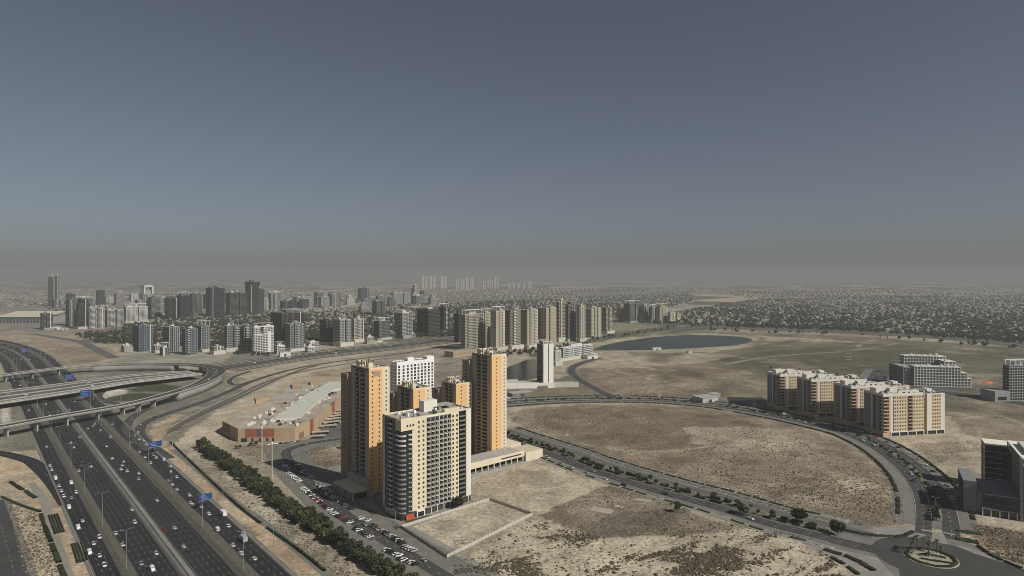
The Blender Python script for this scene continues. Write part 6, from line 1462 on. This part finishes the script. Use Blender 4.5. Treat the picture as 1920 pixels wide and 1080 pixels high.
for px, py, w, d, ang, lab in ((1128,957,15,9,-.5,"large bare concrete pad on the dark ground beside the straight avenue"),(1160,950,6,3.5,-.5,"small bare concrete pad right of the large one"),(1205,938,11,5,-.5,"bare concrete pad nearest the straight avenue")):
    o = tag(MB().box(-w/2, w/2, -d/2, d/2, 0, .25).build("concrete_pad", mat("pad_concrete", (.34,.31,.26), .9, .15), None, (*G(px, py), 0), ang), lab, "concrete pad")
# forecourts
tag(MB().poly([(*G(*p), .07) for p in ((640,960),(700,935),(752,978),(770,992),(752,1000),(700,985))]).build("forecourt", PAVE_D), kind="structure")
tag(MB().poly([(*G(*p), .07) for p in ((755,982),(884,938),(918,936),(890,946),(765,990))]).build("forecourt", PAVE), kind="structure")
tag(MB().poly([(*G(*p), .09) for p in ((735,988),(757,978),(800,966),(815,967),(752,988),(742,994))]).build("lawn", LAWN), kind="structure")
tag(MB().poly([(*G(*p), .09) for p in ((686,958),(704,950),(716,958),(698,966))]).build("lawn", LAWN), kind="structure")
tag(MB().poly([(*G(*p), .07) for p in ((1764,908),(1812,900),(1830,965),(1828,1000),(1800,1000),(1787,960))]).build("forecourt", PAVE_D), kind="structure")
# lattice pylon, construction netting heap, site sheds
x, y = G(1591, 694); t = tag(empty("lattice_pylon", (x, y, 0)), "thin lattice power pylon on the green brown plain", "pylon")
for sx in (-1, 1):
    for sy in (-1, 1): MB().beam((sx*4, sy*4, 0), (sx*.6, sy*.6, 30), .25).build("leg", METAL, t)
for zz, w in ((18, 6), (23, 7), (28, 5)): MB().beam((-w, 0, zz), (w, 0, zz), .25).build("cross_arm", METAL, t)
x, y = G(1851, 718); rr = random.Random(3); b = MB()
ring = [[(q*8*(1-k*.3)*rr.uniform(.8,1.2)*math.cos(a), q*6*(1-k*.3)*math.sin(a), k*1.0*rr.uniform(.7,1.3)) for a in [i*.7 for i in range(9)] for q in (1,)] for k in range(4)]
for r0, r1 in zip(ring[:-1], ring[1:]):
    for k in range(9): j = (k+1) % 9; b.quad(r0[k], r0[j], r1[j], r1[k])
b.poly(ring[-1]); tag(b.build("netting_heap", mat("orange_netting", (.62,.13,.07), .8, .2), None, (x, y, 0)), "bright orange red netting heap beside the unfinished block", "heap")
for i, (px, py, w, d, h, m, lab) in enumerate(((1322,752,26,18,6,"light","pale site shed beyond the curved avenue, right of the dirt street"),(1338,745,14,10,5,"grey","grey site shed behind the pale one"),(1230,656,22,8,5,"pale","small pale hut on the lake shore"),(1292,662,8,6,4,"white","tiny white hut on the sandy plain"),(1107,672,24,16,7,"white","white flat shed at the end of the canal road"),(534,668,20,12,9,"white","small white kiosk before the grey gridded tower"),(975,741,30,14,4,"mid","low grey shed left of the canal road junction"),(105,618,22,14,8,"white","small white domed hall near the far highway"),(122,619,16,12,6,"light","low pale hall right of the domed one"))):
    t = tag(empty("shed", (*G(px, py), 0), .5), lab, "shed"); MB().box(-w/2, w/2, -d/2, d/2, 0, h).build("wall", wm(m), t); MB().box(-w/2-.5, w/2+.5, -d/2-.5, d/2+.5, h, h+.5).build("roof", GREYW, t); MB().box(-w*.1, w*.1, -d/2-.06, -d/2-.01, 0, h*.6).build("door", DARKM, t)
tag(MB().poly([(*G(*p), .1) for p in ((1362,744),(1432,746),(1440,758),(1400,760),(1368,755))]).build("dark_pit", mat("pit_floor", (.03,.033,.03), .6, .3)), kind="structure")
# ------------------------------------------------------------------ haze
hz = bpy.data.materials.new("haze_air"); hz.use_nodes = True
hn = hz.node_tree.nodes; hl = hz.node_tree.links
hn.remove(hn["Principled BSDF"]); pv_ = hn.new("ShaderNodeVolumePrincipled")
pv_.inputs["Color"].default_value = (.53,.545,.55,1); pv_.inputs["Density"].default_value = 1.35e-4; pv_.inputs["Anisotropy"].default_value = .0
hl.new(pv_.outputs[0], hn["Material Output"].inputs["Volume"])
hb = MB().box(-91000, 91000, -91000, 91000, -2, 300, bottom=True).build("haze", hz)
tag(hb, kind="stuff")
